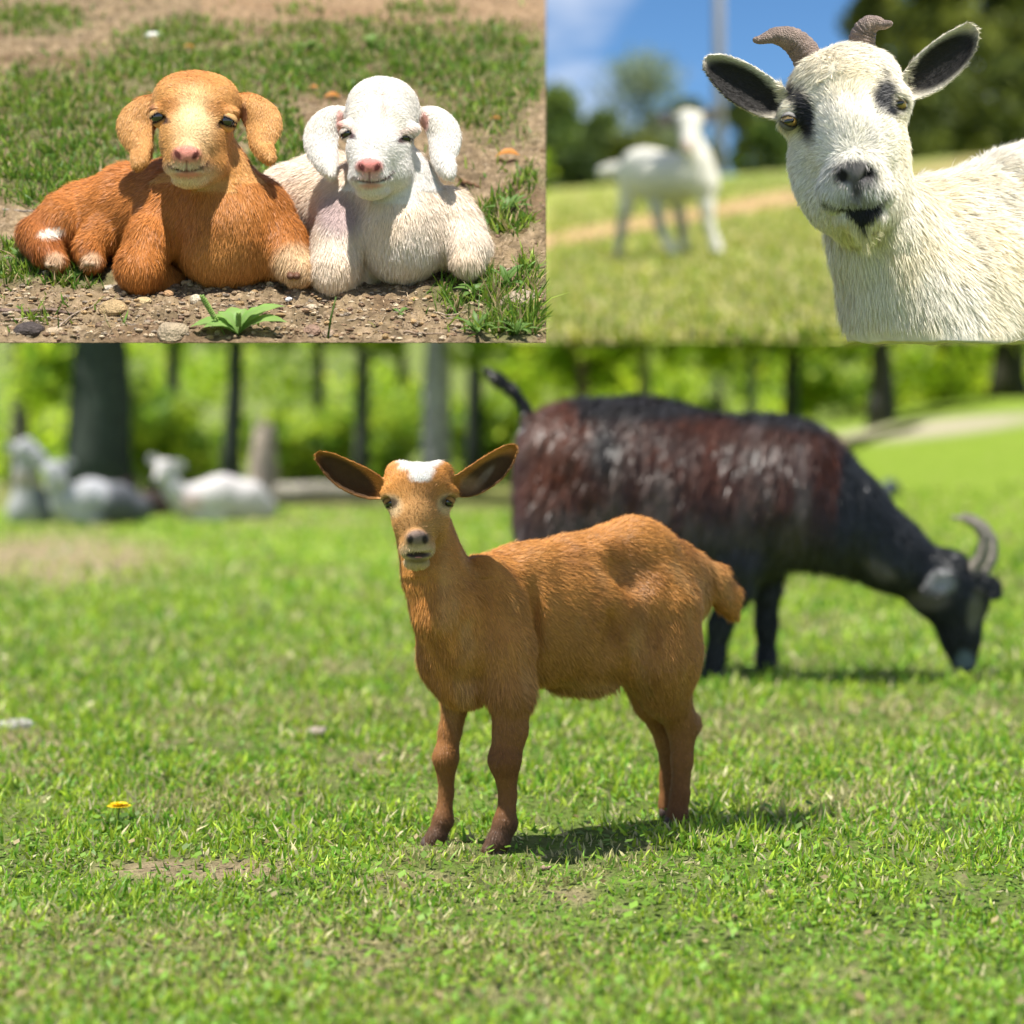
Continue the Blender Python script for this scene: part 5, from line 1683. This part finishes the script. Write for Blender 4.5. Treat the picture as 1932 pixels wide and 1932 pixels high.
# chaff: scraps too many to count
VV, FF, CC = [], [], []
n = 2600
row = r_.uniform(-20, 638, n); px = r_.uniform(-100, 1026, n)
for i in range(n):
    c = bank(px[i], row[i], .003); a = r_.uniform(0, 3.14); L = PXS * r_.uniform(4, 16)
    d = np.array([math.cos(a), 0, 0]) + BANK_F * math.sin(a) + BANK_N * r_.normal(0, .2)
    s = np.cross(d, BANK_N); s = s / np.linalg.norm(s) * PXS * r_.uniform(.5, 1.1)
    e = c + d * L; VV += [c - s, c + s, e + s * .5, e - s * .5]
    FF.append([4 * i, 4 * i + 1, 4 * i + 2, 4 * i + 3]); CC += [np.array((0.42, 0.32, 0.21)) * r_.uniform(.4, 1.3)] * 4
o = mesh('straw_litter', 'kid_bank', np.array(VV), np.array(FF), M_WOOD, None, np.array(CC), smooth=False)
tag(o, 'scraps of dry straw scattered on the soil of the bank', 'litter', kind='stuff')


def leaf_blade(base, direction, up, L, Wd, bend=.35, n=7, fold=.2, wave=0.0, point=1.3):
    """one leaf with a midrib, folded and arched -> verts, quads"""
    d = np.array(direction, float); d /= np.linalg.norm(d); up = np.array(up, float)
    s = np.cross(d, up); s /= np.linalg.norm(s); u = np.cross(s, d)
    V = []
    for i in range(n + 1):
        t = i / n
        p = np.array(base) + d * L * t * (1 - .15 * bend * t) + u * L * (bend * (t * (1.0 - t) * 1.6) - .1 * t * t)
        w = Wd * (math.sin(math.pi * min(t ** point, 1)) ** .8 + (.12 if t < .9 else 0)) * .5
        wv = wave * Wd * math.sin(t * 19)
        V += [p - s * (w + wv) + u * w * fold, p - u * w * fold * .3, p + s * (w + wv) + u * w * fold]
    Fq = []
    for i in range(n):
        a = 3 * i
        Fq += [[a, a + 3, a + 4, a + 1], [a + 1, a + 4, a + 5, a + 2]]
    return np.array(V), np.array(Fq)


def rosette(name, base, up, leaves, col, label, cat, group=None, place='kid_bank', leafname='leaf', rib=(.28, .36, .14)):
    root = thing(name, place, tuple(base), label, cat, group)
    fw = np.cross(up, (1, 0, 0))
    for k, (an, el, L, Wd) in enumerate(leaves):
        a, e = math.radians(an), math.radians(el)
        d = np.array([1.0, 0, 0]) * math.cos(a) * math.cos(e) + fw * math.sin(a) * math.cos(e) + np.array(up) * math.sin(e)
        v, f = leaf_blade(base, d, up, L, Wd, wave=.05)
        c = const(v, col, .08, k)
        c[1::3] = lay(c[1::3], .6, rib)
        mesh(leafname, place, v, f, M_LEAF, root, c)
    return root


# plantain rosette with two flower spikes at the bottom of the bank
c = bank(450, 634, .002)
rt = rosette('plantain', c, BANK_N, [(172, 12, 95 * PXS, 40 * PXS), (150, 45, 60 * PXS, 24 * PXS), (110, 40, 66 * PXS, 30 * PXS), (75, 50, 56 * PXS, 26 * PXS), (20, 48, 74 * PXS, 26 * PXS),
                                        (8, 18, 96 * PXS, 34 * PXS), (35, 25, 110 * PXS, 30 * PXS), (200, 25, 70 * PXS, 28 * PXS), (130, 20, 80 * PXS, 30 * PXS)],
             (0.22, 0.40, 0.08), 'bright green plantain rosette with flower spikes on the gravel below the tan kid', 'plantain')
for (x0, y0, x1, y1, rr) in ((425, 634, 380, 557, 6.0), (450, 634, 450, 590, 5.0)):
    A = bank(x0, y0, 0); B = W(x1, y1, A[1] - .02)
    v, f = tube([A, (A + B) / 2 + np.array([.002, 0, 0]), B], [1.6 * PXS] * 3, 6)
    sp = mesh('flower_spike', 'kid_bank', v, f, M_LEAF, rt, const(v, (0.2, 0.3, 0.08)))
    parts = []
    for k in range(90):
        t = .42 + .58 * k / 90; an = k * 2.4
        p = A + (B - A) * t; rad = rr * PXS * (.75 if t > .93 else 1) * .72
        q = p + np.array([math.cos(an) * rad, math.sin(an) * rad, 0])
        parts.append(ball(q, 1.9 * PXS, 5, 4))
    v, f = merge(parts)
    mesh('buds', 'kid_bank', v, f, M_LEAF, sp, const(v, (0.36, 0.52, 0.14), .15))
# single stem
A = bank(618, 641, 0); B = W(634, 560, A[1] - .01)
v, f = tube([A, A * .5 + B * .5 + np.array([-.0012, 0, 0]), B], [2.2 * PXS, 2.0 * PXS, 1.4 * PXS], 7)
o = mesh('grass_stem', 'kid_bank', v, f, M_LEAF, None, const(v, (0.10, 0.17, 0.03), .1), origin=tuple(A))
tag(o, 'single dark green grass stem standing upright below the white kid', 'stem')
# leafy weeds
WD = [(900, 560, 11, 46, 13, 'leafy weed rosette right of the white kid\'s knee'), (958, 405, 13, 52, 9, 'grassy tuft of narrow leaves beside the white kid\'s shoulder'),
      (150, 528, 9, 34, 12, 'small weed rosette below the tan kid\'s hind hooves'), (40, 500, 10, 40, 9, 'weed tuft at the left border beside the hind leg'),
      (955, 545, 9, 60, 13, 'weed with long leaves left of the broad flat stone'), (755, 596, 5, 26, 8, 'small upright weed on the gravel below the white kid'),
      (975, 640, 12, 52, 7, 'dense fine leaved tuft in the lower right corner of the bank'), (900, 632, 12, 56, 7, 'dense fine leaved tuft left of the corner tuft'),
      (470, 236, 8, 30, 14, 'leafy weed seen between the two kids\' heads'), (590, 100, 9, 36, 16, 'broad leaved weed patch behind the white kid'), (700, 95, 8, 34, 15, 'light green clover clump behind the white kid\'s crown'),
      (38, 590, 4, 20, 8, 'tiny sprout on the gravel near the dark root')]
for i, (px_, rw, nl, Lp, Wp, lab) in enumerate(WD):
    rr = random.Random(600 + i); Y = 3640 / (rw + 850); u = Y / FPX
    lv = [(360 * k / nl + rr.uniform(-15, 15), rr.uniform(15, 65), Lp * u * rr.uniform(.7, 1.15), Wp * u * rr.uniform(.8, 1.2)) for k in range(nl)]
    rosette('weed', bank(px_, min(rw, 634), .001), BANK_N, lv, (0.10, 0.20, 0.035) if rw > 300 else (0.17, 0.28, 0.05), lab, 'weed', 'weeds on the bank', rib=(.2, .3, .09))
# dry leaves
DL = [(935, 303, 24, 'orange dry leaf on the soil right of the white kid\'s ear'), (612, 190, 17, 'orange dry leaf in the grass above the white kid\'s left ear'), (925, 232, 14, 'brown orange dry leaf far right behind the white kid'),
      (1005, 596, 16, 'upright tan dry leaf in the lower right corner'), (345, 96, 12, 'faded pink dry leaf in the distant grass'), (585, 172, 10, 'small rust dry leaf between the two kids\' heads')]
for i, (px_, rw, Lp, lab) in enumerate(DL):
    Y = 3640 / (rw + 850); u = Y / FPX; c = bank(px_, rw, .006)
    v, f = leaf_blade(c, (1, .3 * (i % 3), .15 if i != 3 else 1.6), BANK_N, Lp * 2 * u, Lp * .9 * u, .3, fold=.5, wave=.08)
    o = mesh('dry_leaf', 'kid_bank', v, f, M_LEAF, None, const(v, (0.62, 0.26, 0.06) if i not in (3,) else (.55, .38, .2), .08), origin=tuple(c))
    tag(o, lab, 'dry leaf', 'dry leaves on the bank')

# ================================================================== small things on the meadow
def turf(px, row, lift=0.0):
    Y = EYE * FPX / (row - 820)
    return np.array([(px - 966) / FPX * Y, Y, lift])


c = turf(222, 1562)
rt = thing('dandelion', 'meadow', tuple(c), 'yellow dandelion flower in the grass left of the standing kid', 'dandelion')
v, f = tube([c, c + np.array([.002, 0, .028])], [.0016, .0014], 6)
mesh('stem', 'meadow', v, f, M_LEAF, rt, const(v, (.2, .3, .08)))
parts = []
for ring, (rr_, nn, el) in enumerate(((.019, 26, 14), (.015, 22, 32), (.010, 16, 55))):
    for k in range(nn):
        a = 2 * math.pi * (k + ring * .5) / nn; e = math.radians(el)
        d = (math.cos(a) * math.cos(e), math.sin(a) * math.cos(e), math.sin(e))
        parts.append(leaf_blade(c + np.array([.002, 0, .028]), d, (0, 0, 1), rr_, .0042, .1, 3))
v, f = merge(parts)
mesh('petals', 'meadow', v, f, M_PETAL, rt, const(v, (0.85, 0.62, 0.02), .06))
for k in range(5):
    a = k * 1.3
    v, f = leaf_blade(c, (math.cos(a), math.sin(a), .35), (0, 0, 1), .05, .012, wave=.12)
    mesh('leaf', 'meadow', v, f, M_LEAF, rt, const(v, (.10, .2, .03), .05))
for i, (px_, rw, rp_, col, lab) in enumerate([(28, 1376, 36, (0.46, 0.44, 0.42), 'flat grey stone in the grass at the left border'), (600, 1386, 26, (0.48, 0.40, 0.34), 'small flat tan stone in the grass left of the kid\'s legs'),
                                              (1030, 1640, 14, (0.45, 0.30, 0.22), 'reddish stone chip in front of the kid\'s shadow'),
                                              (1680, 862, 26, (0.08, 0.10, 0.12), 'dark bluish stone on the far right of the meadow')]):
    Y = EYE * FPX / (rw - 820) if rw > 900 else 14.0
    c = turf(px_, rw) if rw > 900 else np.array([(px_ - 966) / FPX * 14, 14.0, float(meadow_z(np.array([(px_ - 966) / FPX * 14]), np.array([14.0]))[0])])
    r = rp_ * Y / FPX
    v, f = pebble(c + np.array([0, 0, .2 * r]), r, (0, 0, 1), 560 + i, (1.1, .7, .35 if rw > 900 else .9), 14, 9)
    n_ = noise(v, 60, 6 + i, 2)
    o = mesh('stone', 'meadow', v, f, M_STONE, None, np.array(col) * (.75 + .5 * n_)[:, None], origin=tuple(c))
    tag(o, lab, 'stone', 'stones in the meadow')
# broad low leaves between the blades
VV, FF, CC = [], [], []
n = 11000
row = r_.uniform(1150, 2040, n); px = r_.uniform(-400, 2360, n)
k = 0
for i in range(n):
    c = turf(px[i], row[i], r_.uniform(.004, .018)); a = r_.uniform(0, 6.28)
    d = np.array([math.cos(a), math.sin(a), r_.uniform(0, .7)]); L = r_.uniform(.006, .014)
    s = norm(np.cross(d, (0, 0, 1))) * L * r_.uniform(.3, .5)
    VV += [c, c + d * L * .5 + s, c + d * L, c + d * L * .5 - s]; FF.append([k, k + 1, k + 2, k + 3]); k += 4
    cc = np.array((0.17, 0.31, 0.03)) if r_.random() < .93 else np.array((0.33, 0.26, 0.13))
    CC += [cc * r_.uniform(.6, 1.4)] * 4
o = mesh('clover_leaves', 'meadow', np.array(VV), np.array(FF), M_GRASS, None, np.array(CC), smooth=False)
tag(o, 'small broad clover leaves growing among the meadow grass', 'clover', kind='stuff')
print('done', round(time.time() - T0, 1))
